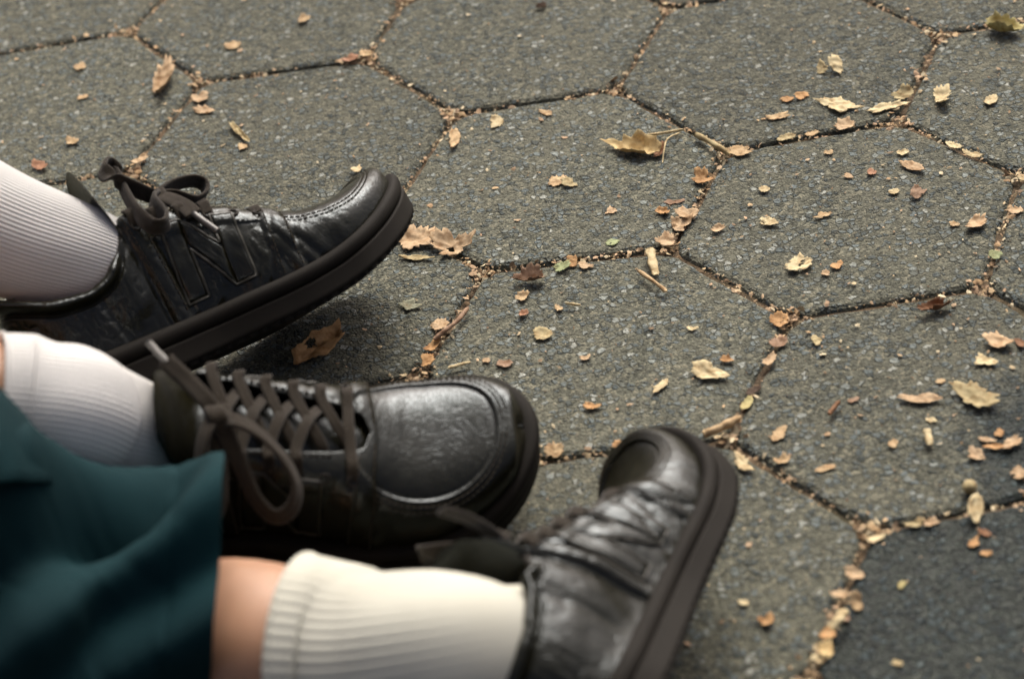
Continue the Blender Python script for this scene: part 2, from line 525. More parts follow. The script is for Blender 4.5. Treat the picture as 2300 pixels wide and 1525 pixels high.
# crumbs of dead leaf in the joints and over the blocks
TAN = [(r_ * .95, g_ * 1.03, b_ * 1.0) for r_, g_, b_ in [(.52, .34, .19), (.45, .27, .14), (.58, .42, .25), (.34, .21, .12), (.64, .50, .33), (.50, .31, .19), (.20, .12, .065), (.56, .37, .23)]]
def flakes(spots):
    v, f, cols = [], [], []
    for (x, y, z, ln, wd, tilt) in spots:
        n = rng.choice((5, 6, 7))
        a0 = rng.uniform(0, 6.283)
        rot = Matrix.Rotation(rng.uniform(0, 6.283), 3, 'Z') @ Matrix.Rotation(rng.gauss(0, tilt), 3, 'X') @ Matrix.Rotation(rng.gauss(0, tilt), 3, 'Y')
        base = len(v)
        curl = rng.uniform(-.5, .7)
        for i in range(n):
            a = a0 + i * 6.283 / n + rng.uniform(-.3, .3)
            r = rng.uniform(.6, 1.15)
            px, py = math.cos(a) * ln * r * .5, math.sin(a) * wd * r * .5
            p = rot @ Vector((px, py, curl * px * px / max(ln, 1e-4)))
            v.append((x + p.x, y + p.y, z + p.z))
        c = rng.choice(TAN); g = rng.uniform(.75, 1.2)
        v.append((x, y, z + .0003))
        for i in range(n):
            f.append((base + i, base + (i + 1) % n, base + n))
            cols.append((c[0] * g, c[1] * g, c[2] * g, 1))
    return v, f, cols
def flake_obj(name, spots, label):
    v, f, cols = flakes(spots)
    o = mesh_obj(name, v, f, M_LITTER, smooth=False)
    ca = o.data.color_attributes.new('Col', 'FLOAT_COLOR', 'CORNER')
    arr = np.repeat(np.array(cols, dtype=np.float32), 3, axis=0)
    ca.data.foreach_set('color', arr.ravel())
    tag(o, label, kind='stuff')
    return o
spots = []
for (a, b2) in joint_edges.values():
    ln = np.hypot(*(b2 - a))
    dn = rng.uniform(1300, 2900)
    for _ in range(int(ln * dn)):
        t = rng.random()
        p = a * (1 - t) + b2 * t
        cl = vnoise(np.array([p[0] * 38, p[1] * 38, 5.5]))
        if rng.random() > .42 + .75 * cl: continue
        p = p + np.array([rng.gauss(0, .0028), rng.gauss(-.0014, .0028)])
        L_ = min(abs(rng.gauss(.0012, .0020)) + .0009, .0075)
        spots.append((p[0], p[1], rng.uniform(-.0040, .0010), L_, L_ * rng.uniform(.35, .9), .40))
    for vtx in (a, b2):                                       # crumbs gather where three joints meet
        for _ in range(18):
            L_ = abs(rng.gauss(.0028, .0018)) + .0010
            spots.append((vtx[0] + rng.gauss(0, .005), vtx[1] + rng.gauss(0, .005), rng.uniform(-.005, .002), L_, L_ * rng.uniform(.35, .9), .45))
flake_obj('joint_litter', spots, 'tan and orange leaf crumbs packed in the paving joints')
spots = []
for _ in range(17000):
    x, y = rng.uniform(-.75, .75), rng.uniform(.6, 2.2)
    if vnoise(np.array([x * 9, y * 9, 1.5])) + .35 * vnoise(np.array([x * 40, y * 40, 4.5])) < rng.uniform(-.8, .5): continue
    L_ = min(.0007 + rng.expovariate(1 / .0011), .0060)
    spots.append((x, y, .0007 + L_ * .05, L_, L_ * rng.uniform(.3, .9), .18))
flake_obj('scattered_litter', spots, 'tiny tan leaf crumbs scattered over the paving blocks')

# ------------------------------------------------------------------ leaves, twigs, chips: each its own thing
COLS = dict(tan=(.46, .325, .19), pink=(.46, .325, .205), orange=(.45, .26, .12), cream=(.55, .45, .28), brown=(.20, .098, .05), red=(.32, .165, .10),
            yellow=(.58, .43, .22), green=(.27, .30, .16), olive=(.42, .36, .17), sage=(.24, .235, .17), mauve=(.29, .185, .125), straw=(.50, .40, .24), dark=(.06, .035, .018), khaki=(.40, .32, .18))

COLS = {k_: tuple(min(.8, q_ * f_) for q_, f_ in zip(v_, (1.10, 1.14, 1.10))) if k_ != 'dark' else v_ for k_, v_ in COLS.items()}

def frame_at(u, v, ang, z=.0015):
    c = gp(u, v)
    du, dv = math.cos(math.radians(ang)), -math.sin(math.radians(ang))
    e = gp(u + du * 10, v + dv * 10) - c
    scale = np.linalg.norm(e) / 10           # metres per pixel along that direction
    rz = math.atan2(e[1], e[0])
    e2 = gp(u - dv * 10, v + du * 10) - c
    return c, rz, scale, np.linalg.norm(e2) / 10

def scrap(u, v, ln, wd, ang, colour, label, cat='leaf', curl=.16, jag=.28, fold=0.0, hole=0, name=None, tip=0.0, lift=.0, roll=0.0, shape=None):
    c, rz, s1, s2 = frame_at(u, v, ang)
    a, b2 = ln * s1 * .5, wd * s2 * .5
    sd = rng.random() * 50
    n, rings = 44, 5
    a *= .96; b2 *= .92
    vv, ff = [(0.0, 0.0)], []
    rad = []
    nc = rng.choice((6, 7, 8, 9))
    ca = np.sort((np.arange(nc) + np.array([rng.uniform(-.38, .38) for _ in range(nc)])) * 2 * math.pi / nc)
    cr = np.array([1 + (.12 + jag * 1.55) * rng.uniform(-1, .75) for _ in range(nc)])
    if shape:
        ca = np.radians([q_[0] for q_ in shape]); cr = np.array([q_[1] for q_ in shape])
    ca = np.r_[ca[-1] - 2 * math.pi, ca, ca[0] + 2 * math.pi]; cr = np.r_[cr[-1], cr, cr[0]]
    for i in range(n):
        t = 2 * math.pi * i / n
        r = float(np.interp(t, ca, cr)) * (1 + (.10 + jag * .45) * rng.uniform(-1, 1) * (1 if i % 2 else .3))
        if tip: r *= 1 + tip * (abs(math.cos(t)) ** 6) - tip * .25 * abs(math.sin(t))
        rad.append(r)
    for k in range(1, rings + 1):
        for i in range(n):
            t = 2 * math.pi * i / n
            q = k / rings
            rr = q * (1 + (rad[i] - 1) * q)
            vv.append((math.cos(t) * rr, math.sin(t) * rr))
    for i in range(n):
        ff.append((0, 1 + i, 1 + (i + 1) % n))
    for k in range(rings - 1):
        for i in range(n):
            j = (i + 1) % n
            ff.append((1 + k * n + i, 1 + (k + 1) * n + i, 1 + (k + 1) * n + j, 1 + k * n + j))
    vv = np.array(vv)
    x, y = vv[:, 0] * a, vv[:, 1] * b2
    z = curl * a * (vv[:, 0] ** 2) * .55 + curl * b2 * (vv[:, 1] ** 2) * .8
    z = z + fold * b2 * np.abs(vv[:, 1])
    z = z + .10 * (a * b2) ** .5 * vnoise(np.c_[vv * 1.3 + sd, np.full(len(vv), sd)]) * (.5 + curl) + .10 * (a * b2) ** .5 * vnoise(np.c_[vv * 3.4 + sd, np.full(len(vv), sd + 3)])
    z = z + lift * b2 * (vv[:, 1] + 1)
    if roll:                                            # roll the sheet about its long axis
        th = vv[:, 1] * roll
        rr = b2 / roll
        y, z = np.sin(th) * rr, z + (1 - np.cos(th)) * rr
    z = z - z.min() + .0007
    if hole:
        drop = set()
        for h in range(hole):
            hx, hy = rng.uniform(-.5, .5), rng.uniform(-.4, .4)
            for fi, fc in enumerate(ff):
                m_ = vv[list(fc)].mean(0)
                if ((m_[0] - hx) / .2) ** 2 + ((m_[1] - hy) / .16) ** 2 < 1: drop.add(fi)
        ff = [fc for fi, fc in enumerate(ff) if fi not in drop]
    o = mesh_obj(name or 'dry_leaf', np.c_[x, y, z], ff, M_LEAF)
    md = o.modifiers.new('thickness', 'SOLIDIFY'); md.thickness = .0002; md.offset = 0
    o.location = (c[0], c[1], 0)
    o.rotation_euler = (0, 0, rz)
    col = COLS[colour]; g = rng.uniform(.92, 1.08)
    o.color = (col[0] * g, col[1] * g, col[2] * g, 1)
    tag(o, label, cat, 'dead leaves and scraps lying on the paving')
    return o

def tube_mesh(P, rad, nseg=8, caps=True, squash=1.0):
    P = np.asarray(P, float); n = len(P)
    rad = np.broadcast_to(np.asarray(rad, float), (n,))
    T = unit(np.gradient(P, axis=0))
    ref = np.array([0, 0, 1.0])
    v = []
    for i in range(n):
        s = np.cross(T[i], ref)
        if np.linalg.norm(s) < 1e-3: s = np.cross(T[i], [0, 1.0, 0])
        s = unit(s); t2 = np.cross(s, T[i])
        for k in range(nseg):
            a = 2 * math.pi * k / nseg
            v.append(P[i] + (s * math.cos(a) + t2 * math.sin(a) * squash) * rad[i])
    f = grid_faces(n, nseg, True)
    if caps:
        f.append(tuple(range(nseg))[::1]); f.append(tuple(n * nseg - 1 - i for i in range(nseg)))
    return v, f

def twig(pts, r, colour, label, cat='twig', name='twig', flat=1.0):
    """pts: pixels of points on the paving, with the height above it in mm"""
    P = np.array([gp(u, v, .0014 + r * flat + h * .001) for (u, v, h) in pts])
    P = catmull(P, 6)
    rr = r * (1 + .22 * vnoise(np.c_[np.linspace(0, 6, len(P)), np.full(len(P), pts[0][0] * .37), np.zeros(len(P))]))
    rr[-1] *= .45; rr[0] *= .7
    c = P.mean(0)
    v, f = tube_mesh(P - c, rr, 7, True, flat)
    o = mesh_obj(name, v, f, M_LEAF)
    o.location = c
    o.color = (*COLS[colour], 1)
    tag(o, label, cat, 'twigs and chips lying on the paving')
    return o

SC = scrap
SC(1424, 342, 142, 46, -9, 'yellow', 'large curled golden leaf with a thin stalk, alone on an open block', curl=.35, jag=.09, roll=1.2, lift=.18, shape=[(0, .85), (35, .95), (75, 1.0), (115, .80), (150, .62), (178, 1.15), (200, .62), (240, .70), (285, .95), (330, .80)])
SC(1478, 345, 30, 34, -60, 'brown', 'dark brown torn flap at the end of the large golden leaf', curl=.5, lift=.5)
twig([(1440, 306, 1), (1490, 299, 2), (1535, 291, 1)], .0011, 'straw', 'pale straw stalk lying just above the large golden leaf')
twig([(1528, 298, 1), (1500, 312, 5), (1492, 335, 6), (1488, 366, 2)], .00055, 'straw', 'hair thin curved stalk arching over the dark end of the golden leaf')
twig([(1562, 302, 1), (1600, 322, 2), (1640, 347, 1)], .0019, 'khaki', 'straight grey brown twig lying across the joint right of the golden leaf')
SC(1022, 321, 46, 27, 78, 'tan', 'small triangular tan leaf piece on end, left of the joint below the far crossing', jag=.2, lift=.6, curl=.1)
SC(1114, 279, 32, 18, 35, 'cream', 'pale cream flake just below the joint at far centre', lift=.3)
SC(1228, 257, 38, 10, -12, 'tan', 'thin tan sliver below the far centre joint')
SC(1252, 412, 36, 20, 30, 'tan', 'left tan flake of a close pair in the middle of an open block')
SC(1280, 416, 16, 30, 70, 'khaki', 'right khaki flake of a close pair in the middle of an open block', lift=.3)
SC(922, 546, 104, 44, 5, 'pink', 'wide pinkish tan leaf half hidden by the toe of the far shoe', curl=.25, jag=.34, lift=.1)
SC(1020, 561, 88, 42, -10, 'pink', 'torn pinkish leaf with a dark rib, right of the far shoe toe in the joint', curl=.35, jag=.34, hole=1, lift=.25)
SC(936, 582, 68, 13, -3, 'khaki', 'narrow khaki willow shaped leaf below the pink leaves by the far shoe', tip=.3, jag=.08, curl=.2)
SC(1192, 633, 72, 30, 5, 'mauve', 'folded dark mauve brown leaf below the joint at centre', curl=.45, fold=.7, jag=.3)
SC(1262, 606, 18, 36, -70, 'green', 'pale green leaf bit standing in the centre joint', curl=.3, lift=.3)
SC(1287, 592, 38, 18, 12, 'orange', 'orange brown flake in the joint beside the pale green bit', lift=.3)
SC(1318, 600, 30, 16, -10, 'pink', 'pinkish flake right of the orange brown one in the centre joint')
twig([(1459, 558, 3), (1466, 590, 2), (1474, 618, 1)], .0030, 'cream', 'pale split wood chip lying upright under the leafy crossing of joints', 'wood chip', 'wood_chip', .45)
twig([(1432, 607, 1), (1468, 632, 2), (1497, 655, 1)], .0014, 'tan', 'tan twig left of the pale split wood chip')
SC(1372, 546, 34, 18, 25, 'green', 'pale greenish torn scrap on the block above the centre joint', hole=1)
SC(1370, 478, 20, 16, 30, 'pink', 'small pink flake in the open block above the greenish scrap')
SC(1612, 518, 38, 20, 12, 'pink', 'pinkish curled scrap right of the leafy joint', curl=.5)
SC(1548, 487, 50, 26, -12, 'pink', 'topmost pink leaf of the heap in the leafy joint', curl=.3)
SC(1526, 511, 52, 30, 20, 'pink', 'middle pink leaf of the heap in the leafy joint', curl=.35, lift=.2)
SC(1501, 544, 40, 34, 45, 'pink', 'lowest pink leaf of the heap in the leafy joint', curl=.35, lift=.2)
SC(1512, 457, 46, 14, 5, 'mauve', 'mauve brown strip lying left of the heap in the leafy joint')
SC(1491, 480, 36, 18, 22, 'orange', 'orange brown curl left of the heap in the leafy joint', curl=.5)
SC(1578, 405, 42, 20, 18, 'orange', 'orange tan scrap in the joint halfway up to the grey brown twig', curl=.4, lift=.3)
SC(1224, 757, 50, 36, -20, 'khaki', 'squarish khaki leaf in the middle of the block right of the shoes', jag=.26, curl=.2, lift=.1)
SC(1175, 672, 30, 16, 30, 'tan', 'small tan curl under the folded mauve leaf', curl=.4)
SC(1176, 708, 22, 18, 0, 'red', 'dark reddish bud below the small tan curl', curl=.2, jag=.12, fold=.3)
twig([(1270, 681, 1), (1304, 685, 1)], .0009, 'cream', 'short cream straw on the block below the centre joint')
SC(1254, 694, 16, 20, 60, 'tan', 'tiny tan flake left of the short cream straw')
SC(1556, 740, 30, 11, -12, 'cream', 'pale chip left of the dark corner where three joints meet')
SC(922, 691, 46, 22, 5, 'sage', 'dull sage grey leaf bit beside the far shoe shadow', curl=.2)
SC(990, 733, 34, 22, 15, 'pink', 'pink scrap against the twig in the left hand joint')
twig([(975, 762, 1), (1005, 738, 3), (1030, 718, 2), (1052, 690, 1)], .0016, 'mauve', 'mauve brown twig lying along the joint between the two left shoes')
SC(972, 782, 40, 26, 50, 'orange', 'orange tan leaf below the mauve twig in the joint', curl=.4)
SC(957, 815, 36, 24, 60, 'orange', 'orange tan leaf just above the middle shoe in the joint', curl=.4)
SC(1136, 819, 38, 22, -8, 'mauve', 'brown scalloped leaf scrap above the middle shoe toe', jag=.2)
SC(1093, 812, 18, 13, 0, 'pink', 'tiny pink flake left of the brown scalloped scrap')
twig([(1007, 826, 1), (1032, 819, 1), (1057, 813, 1)], .0013, 'straw', 'pale straw between the joint and the brown scalloped scrap', flat=.6)
SC(1316, 806, 22, 14, 40, 'pink', 'pinkish specks alone in the block above the orange flake')
SC(1330, 916, 38, 18, 10, 'orange', 'orange flake between the middle shoe and the front shoe', curl=.4)
SC(1485, 869, 46, 17, 42, 'cream', 'cream strip pointing up and right, left of the cream veined leaf', curl=.15, tip=.2, jag=.12)
SC(1246, 1020, 40, 26, -4, 'tan', 'tan leaf touching the toe of the middle shoe', curl=.3, lift=.2)
SC(1388, 1005, 28, 18, 15, 'orange', 'orange flake in the joint left of the raised toe')
SC(1110, 1212, 22, 16, 30, 'yellow', 'yellowish flake in the gap between the middle shoe and front laces')
SC(1597, 843, 84, 38, -8, 'cream', 'cream veined leaf broken in two lobes, in the right middle', jag=.25, curl=.25, lift=.15)
SC(1635, 812, 44, 16, 0, 'orange', 'orange curl touching the upper side of the cream veined leaf', curl=.6)
SC(1835, 768, 20, 26, 70, 'khaki', 'small khaki scrap right of the joint corner', lift=.3)
SC(2070, 901, 92, 27, -2, 'pink', 'long smooth pinkish tan leaf with one ragged end, beside the dark blotch', tip=.1, jag=.12, curl=.2)
SC(2188, 893, 98, 48, -22, 'khaki', 'large mottled yellow brown leaf with frayed edges on the dark blotch', curl=.3, jag=.25, lift=.2)
SC(2110, 860, 26, 10, 0, 'tan', 'tan sliver above the gap between the two large right leaves')
SC(2089, 946, 27, 14, -15, 'cream', 'cream oval chip under the long pinkish leaf')
twig([(2081, 964, 1), (2086, 982, 1), (2089, 999, 1)], .0022, 'cream', 'short cream stick standing below the cream oval chip', 'wood chip', 'wood_chip', .5)
SC(1752, 980, 40, 22, 50, 'tan', 'tan scrap right of the raised toe of the front shoe', curl=.2)
SC(1857, 978, 14, 10, 0, 'pink', 'tiny pink crumb right of the tan scrap')
SC(1912, 902, 34, 15, 8, 'mauve', 'mauve scrap at the tip of a short brown twig')
twig([(1862, 930, 1), (1886, 900, 1)], .0014, 'brown', 'short brown twig left of the mauve scrap')
SC(1667, 1041, 42, 32, -45, 'cream', 'pale star shaped leaf scrap right beside the front shoe toe', jag=.45, curl=.2)
SC(1755, 1038, 28, 20, -20, 'tan', 'tan curl in the joint right of the pale star shaped scrap', curl=.4)
SC(1853, 1056, 34, 13, 14, 'tan', 'tan lens shaped flake on the block at lower right', tip=.1)
SC(2006, 1001, 20, 22, 80, 'tan', 'small tan scrap left of the dark blotch', lift=.3)
SC(2194, 1025, 44, 22, -28, 'pink', 'pinkish frilled leaf on the dark blotch', curl=.3)
SC(2232, 1006, 48, 18, 4, 'orange', 'rusty orange leaf half under a pink one on the dark blotch', curl=.3)
SC(2272, 996, 62, 28, 28, 'pink', 'pink leaf over a rusty orange one at the right edge', curl=.3)
SC(2245, 976, 16, 22, -70, 'orange', 'small rusty flake above the pink and rusty pair', lift=.2)
SC(2216, 990, 40, 14, -18, 'pink', 'slim pink leaf left of the pink and rusty pair')
SC(2284, 1066, 48, 38, -20, 'pink', 'crumpled pink leaf at the right edge under the dark blotch leaves', curl=.4, hole=1)
SC(2190, 1151, 64, 42, 72, 'cream', 'cream leaf propped upright in the joint beside the dark block', jag=.18, lift=.9, curl=.15)
SC(2213, 1199, 38, 14, -35, 'brown', 'brown leaf fallen below the propped cream leaf')
SC(2215, 812, 46, 30, 15, 'cream', 'lowest pale leaf of a chain of three at the right edge', curl=.2)
SC(2246, 770, 58, 42, 40, 'pink', 'middle pinkish leaf of a chain of three at the right edge', curl=.4)
SC(2290, 771, 36, 18, -50, 'brown', 'brown uppermost leaf of a chain of three at the right edge', curl=.4)
SC(2104, 696, 66, 24, 18, 'brown', 'rough dark bark scrap below the right hand joint', 'bark', curl=.5, jag=.25, roll=1.1, name='bark_scrap')
SC(1755, 727, 42, 30, 40, 'orange', 'rusty curled leaf in the corner where three joints meet right of centre', curl=.4, hole=1)
SC(1748, 775, 24, 34, 70, 'mauve', 'mauve leaf in the joint right below the rusty curled one', curl=.4)
SC(1727, 812, 36, 24, 60, 'pink', 'pink leaf in the joint halfway down from the rusty curled one', curl=.4)
SC(1692, 880, 30, 22, 50, 'dark', 'dark brown bud like scrap in the joint above the long twig', curl=.3)
SC(1675, 910, 40, 22, 55, 'olive', 'yellow green scrap in the joint above the long twig', curl=.3)
twig([(1580, 975, 1), (1622, 958, 2), (1664, 936, 1)], .0026, 'tan', 'thick tan twig in the joint behind the raised toe of the front shoe')
SC(1723, 502, 44, 24, -18, 'cream', 'crescent shaped cream scrap with a hole on the large right block', hole=1, curl=.15)
SC(1797, 594, 58, 32, 28, 'cream', 'ragged cream scrap full of holes on the large right block', hole=3, jag=.35, curl=.15)
SC(1718, 428, 14, 26, -80, 'straw', 'straw coloured chip above the crescent scrap', 'wood chip', name='wood_chip', jag=.1)
SC(2009, 433, 15, 22, 70, 'straw', 'straw coloured chip left of a mauve scrap on the large right block', 'wood chip', name='wood_chip', jag=.1)
SC(2046, 378, 54, 19, -22, 'pink', 'smooth pink petal shaped leaf on the large right block', tip=.15, jag=.1, curl=.25)
SC(2062, 438, 36, 24, 45, 'mauve', 'mauve scrap tilted up on the large right block', lift=.5)
SC(1960, 390, 20, 14, -20, 'red', 'small reddish scrap left of the pink petal shaped leaf')
SC(1905, 398, 26, 13, -15, 'pink', 'small pink scrap upper middle of the large right block')
SC(1848, 487, 38, 12, 12, 'tan', 'winged tan sliver in the middle of the large right block', jag=.4)
SC(2190, 505, 54, 34, 25, 'pink', 'crumpled pink leaf near the right corner of the large right block', curl=.45, jag=.4)
SC(2143, 507, 14, 24, -60, 'tan', 'thin tan chip left of the crumpled pink leaf')
SC(1882, 598, 24, 16, 30, 'orange', 'orange scrap right of the ragged cream one')
SC(1855, 617, 18, 11, -10, 'pink', 'tiny pink flake under the orange scrap')
SC(2236, 577, 30, 13, -20, 'green', 'pale green scrap in the joint at the right', lift=.2)
SC(2027, 345, 24, 14, 25, 'cream', 'small cream flake at the top of the large right block')
SC(1860, 346, 20, 13, 0, 'tan', 'small tan flake at the top of the large right block')
SC(2295, 405, 14, 32, 80, 'cream', 'cream chip standing in the joint at the right edge', 'wood chip', name='wood_chip', lift=.3)
SC(2284, 476, 26, 24, 30, 'pink', 'pinkish scrap in the joint at the right edge below the cream chip', curl=.3)
SC(1575, 1008, 20, 12, 0, 'tan', 'tan flake peeking past the raised toe')
SC(2252, 68, 96, 34, -10, 'olive', 'yellow olive curled leaf in the far right corner', curl=.55, jag=.14, roll=1.1, lift=.2)
SC(1846, 163, 30, 19, -10, 'khaki', 'left khaki chip of an upright pair on the far right block', lift=.5, curl=.1)
SC(1879, 160, 28, 32, 60, 'cream', 'right cream chip of an upright pair on the far right block', lift=.7, curl=.1)
SC(1880, 239, 98, 30, -8, 'cream', 'long ragged cream scrap above the far right joint', jag=.32, curl=.15)
SC(1985, 247, 90, 18, 10, 'cream', 'narrow cream scrap lying along the far right joint', jag=.25, curl=.15)
SC(2030, 218, 46, 17, 24, 'khaki', 'khaki leaf curled over the joint at far right', curl=.4, lift=.4)
SC(1770, 226, 28, 13, 12, 'orange', 'left orange scrap of a touching pair on the far right block')
SC(1803, 219, 26, 16, 20, 'orange', 'right orange scrap of a touching pair on the far right block', lift=.3)
SC(1745, 265, 48, 14, 6, 'tan', 'flat tan scrap below a touching orange pair')
SC(2112, 224, 42, 36, 35, 'cream', 'crumpled cream scrap with an orange corner on the far right', curl=.4, jag=.35)
SC(2224, 228, 30, 24, -10, 'cream', 'square cream scrap right of the crumpled cream one', jag=.1)
SC(1895, 288, 48, 22, 8, 'pink', 'pinkish leaf lying in the far right joint', curl=.35)
SC(1762, 314, 44, 17, 8, 'khaki', 'oval khaki leaf lying in the far right joint', jag=.1, curl=.2)
SC(1820, 303, 40, 15, 14, 'tan', 'tan scrap between the oval khaki leaf and the pinkish leaf in the joint', jag=.35)
SC(2140, 330, 36, 12, -25, 'cream', 'whitish scrap in the joint running to the right edge', curl=.3)
SC(2180, 350, 46, 14, -25, 'straw', 'straw yellow scrap in the joint running to the right edge', curl=.3)
SC(1660, 344, 46, 20, 5, 'tan', 'tan scrap at the end of the grey brown twig', jag=.4)
SC(366, 197, 78, 30, 58, 'pink', 'curled pinkish leaf standing on a far left block', curl=.45, roll=.9)
SC(532, 297, 40, 17, -50, 'khaki', 'upper of two husks lying together above the far shoe', curl=.3, roll=1.3, jag=.06, name='seed_husk', cat='husk')
SC(546, 310, 44, 13, -48, 'khaki', 'lower of two husks lying together above the far shoe', curl=.3, roll=1.3, jag=.06, name='seed_husk', cat='husk')
SC(544, 334, 26, 14, 30, 'tan', 'tan flake under the two husks')
SC(681, 49, 28, 20, 20, 'tan', 'small tan leaf on the far block near the top edge', curl=.5)
SC(525, 107, 24, 20, -20, 'tan', 'small tan flake on the far left middle block')
SC(182, 152, 30, 14, 10, 'tan', 'upper tan flake of two on the far left block')
SC(186, 221, 30, 15, 12, 'tan', 'lower tan flake of two on the far left block')
SC(162, 323, 28, 18, 20, 'tan', 'tan flake above the sock of the far leg', curl=.4)
SC(446, 226, 46, 24, 15, 'pink', 'pinkish leaf in the far left joint crossing', curl=.3)
SC(458, 254, 34, 16, -10, 'pink', 'pinkish scrap just below the far left joint crossing')
SC(788, 136, 34, 22, 20, 'red', 'reddish leaf in the far joint crossing above the shoe toe', curl=.4)
SC(826, 125, 26, 18, 30, 'tan', 'tan leaf beside the reddish one in the far joint crossing', curl=.4)
SC(90, 378, 24, 28, 60, 'red', 'rusty leaf in the joint behind the white sock', curl=.4)
SC(310, 365, 52, 18, 22, 'pink', 'pinkish leaf in the joint behind the lace bow', curl=.3)
SC(1216, 20, 28, 12, 4, 'dark', 'dark brown bud on the far centre block', curl=.2, jag=.1, fold=.4)
SC(803, 386, 16, 18, 70, 'cream', 'cream chip right above the toe of the far shoe', lift=.5)
SC(1723, 1396, 44, 30, 25, 'orange', 'rusty curled scrap on the block right of the front shoe', curl=.5)
SC(1926, 1292, 42, 32, 20, 'pink', 'topmost pink leaf of the heap along the dark block', curl=.4, lift=.2)
SC(1924, 1362, 44, 34, 30, 'tan', 'tan curled leaf in the middle of the heap along the dark block', curl=.6, lift=.4)
SC(1885, 1340, 46, 26, -10, 'pink', 'pink leaf left in the heap along the dark block', curl=.4)
SC(1896, 1390, 30, 34, 60, 'mauve', 'mauve leaf in the heap along the dark block', curl=.4)
twig([(1868, 1412, 4), (1884, 1390, 6), (1900, 1368, 5)], .0028, 'cream', 'pale chip standing in the heap along the dark block', 'wood chip', 'wood_chip', .5)
SC(1866, 1424, 42, 32, 40, 'orange', 'orange leaf low in the heap along the dark block', curl=.5)
SC(1862, 1466, 44, 40, 70, 'yellow', 'yellowish leaf low in the heap along the dark block', curl=.4, lift=.3)
SC(1838, 1484, 26, 20, 40, 'cream', 'cream bit at the lower end of the heap along the dark block', lift=.4)
SC(1672, 1356, 14, 26, 60, 'cream', 'cream splinter right of the front shoe sole', 'wood chip', name='wood_chip', jag=.1)
SC(1965, 1212, 40, 15, 20, 'cream', 'pale chip at the tip of the dark block', 'wood chip', name='wood_chip', jag=.15)
SC(2055, 1180, 42, 16, 14, 'khaki', 'khaki leaf in the joint above the dark block', curl=.4)
SC(2096, 1176, 30, 20, 30, 'pink', 'pink leaf in the joint above the dark block', curl=.4)
SC(1965, 1190, 46, 14, -30, 'tan', 'tan leaf in the joint corner at the dark block', curl=.3)
SC(2188, 1220, 24, 22, 60, 'orange', 'rusty bit on the dark block near the propped leaf', curl=.3)
SC(2218, 1245, 28, 13, 0, 'orange', 'orange flake on the dark block')
SC(2024, 1318, 26, 16, 50, 'olive', 'olive scrap in the middle of the dark block')
SC(2015, 1492, 28, 14, -5, 'khaki', 'khaki chip at the bottom edge on the dark block')
# folded orange leaf between the two left shoes
SC(716, 784, 142, 66, 40, 'orange', 'large folded orange brown leaf with a dark hole, under the far shoe', curl=.25, fold=.55, jag=.06, hole=1, lift=.55, shape=[(2, 1.05), (40, .50), (80, .52), (130, .50), (176, 1.05), (215, .70), (255, .95), (285, .80), (310, 1.05), (340, .72)])
# round nut
nc = gp(2178, 1090, .005)
bmn = bmesh.new(); bmesh.ops.create_uvsphere(bmn, u_segments=14, v_segments=10, radius=.0040)
for vv_ in bmn.verts:
    vv_.co.x *= 1.15; vv_.co.z *= .95
    if vv_.co.x > .004: vv_.co.x += .0012
menut = bpy.data.meshes.new('nut'); bmn.to_mesh(menut); bmn.free(); menut.materials.append(M_LEAF)
nut = link(bpy.data.objects.new('nut', menut)); nut.location = (nc[0], nc[1], .0042); nut.color = (*COLS['khaki'], 1); nut.rotation_euler = (0, .2, 1.1)
tag(nut, 'small round brown nut on the block by the dark blotch', 'nut')

# ------------------------------------------------------------------ shoes
SL = 0.292
def t_of(x): return np.arccos(np.clip(1 - 2 * np.asarray(x, float) / SL, -1, 1)) / np.pi
def x_of(t): return SL / 2 * (1 - np.cos(np.pi * np.asarray(t, float)))
_wx = [0, .015, .05, .13, .25, .40, .55, .66, .76, .86, .93, .98, 1.0]
_ww = [0, .016, .0275, .0355, .0375, .0385, .0455, .0505, .0515, .0470, .0370, .0205, 0]
half_w = pchip(t_of(np.array(_wx) * SL), _ww)
centre = pchip(np.array([0, .3, .55, .75, .9, 1.0]) * SL, [0, .001, -.002, -.001, .004, .008])
spring = pchip(np.array([0, .06, .15, .55, .7, .82, .92, 1.0]) * SL, [.005, .0015, 0, 0, .0015, .0055, .011, .017])
fox_top = pchip(np.array([0, .15, .5, .75, .92, 1.0]) * SL, [.033, .031, .028, .027, .028, .029])
XT, XE = .645 * SL, .315 * SL
_zx = [0, .012, .05, .11, .18, .235, .275, .30, .318, .40, .50, .58, .645, .70, .78, .86, .92, .96, .985, 1.0]
_zz = [.080, .0795, .075, .068, .066, .070, .080, .091, .100, .0955, .0875, .0790, .0705, .0635, .0555, .0510, .0480, .0445, .0385, .030]
top_z = pchip(t_of(np.array(_zx) * SL), _zz)
_yx = [0, .012, .05, .12, .2, .26, .295, .318, .40, .50, .58, .62, .645, .66, 1.0]
_yy = [0, .012, .022, .0285, .031, .0305, .028, .0245, .0205, .0175, .0155, .0130, .0095, 0, 0]
top_y = pchip(t_of(np.array(_yx) * SL), _yy)
bulge_a = pchip(np.array([0, .2, .4, .6, .75, 1.0]) * SL, [.62, .62, .80, .82, .66, .62])
bulge_b = pchip(np.array([0, .2, .4, .6, .75, 1.0]) * SL, [1.0, 1.0, .92, .78, .62, .62])

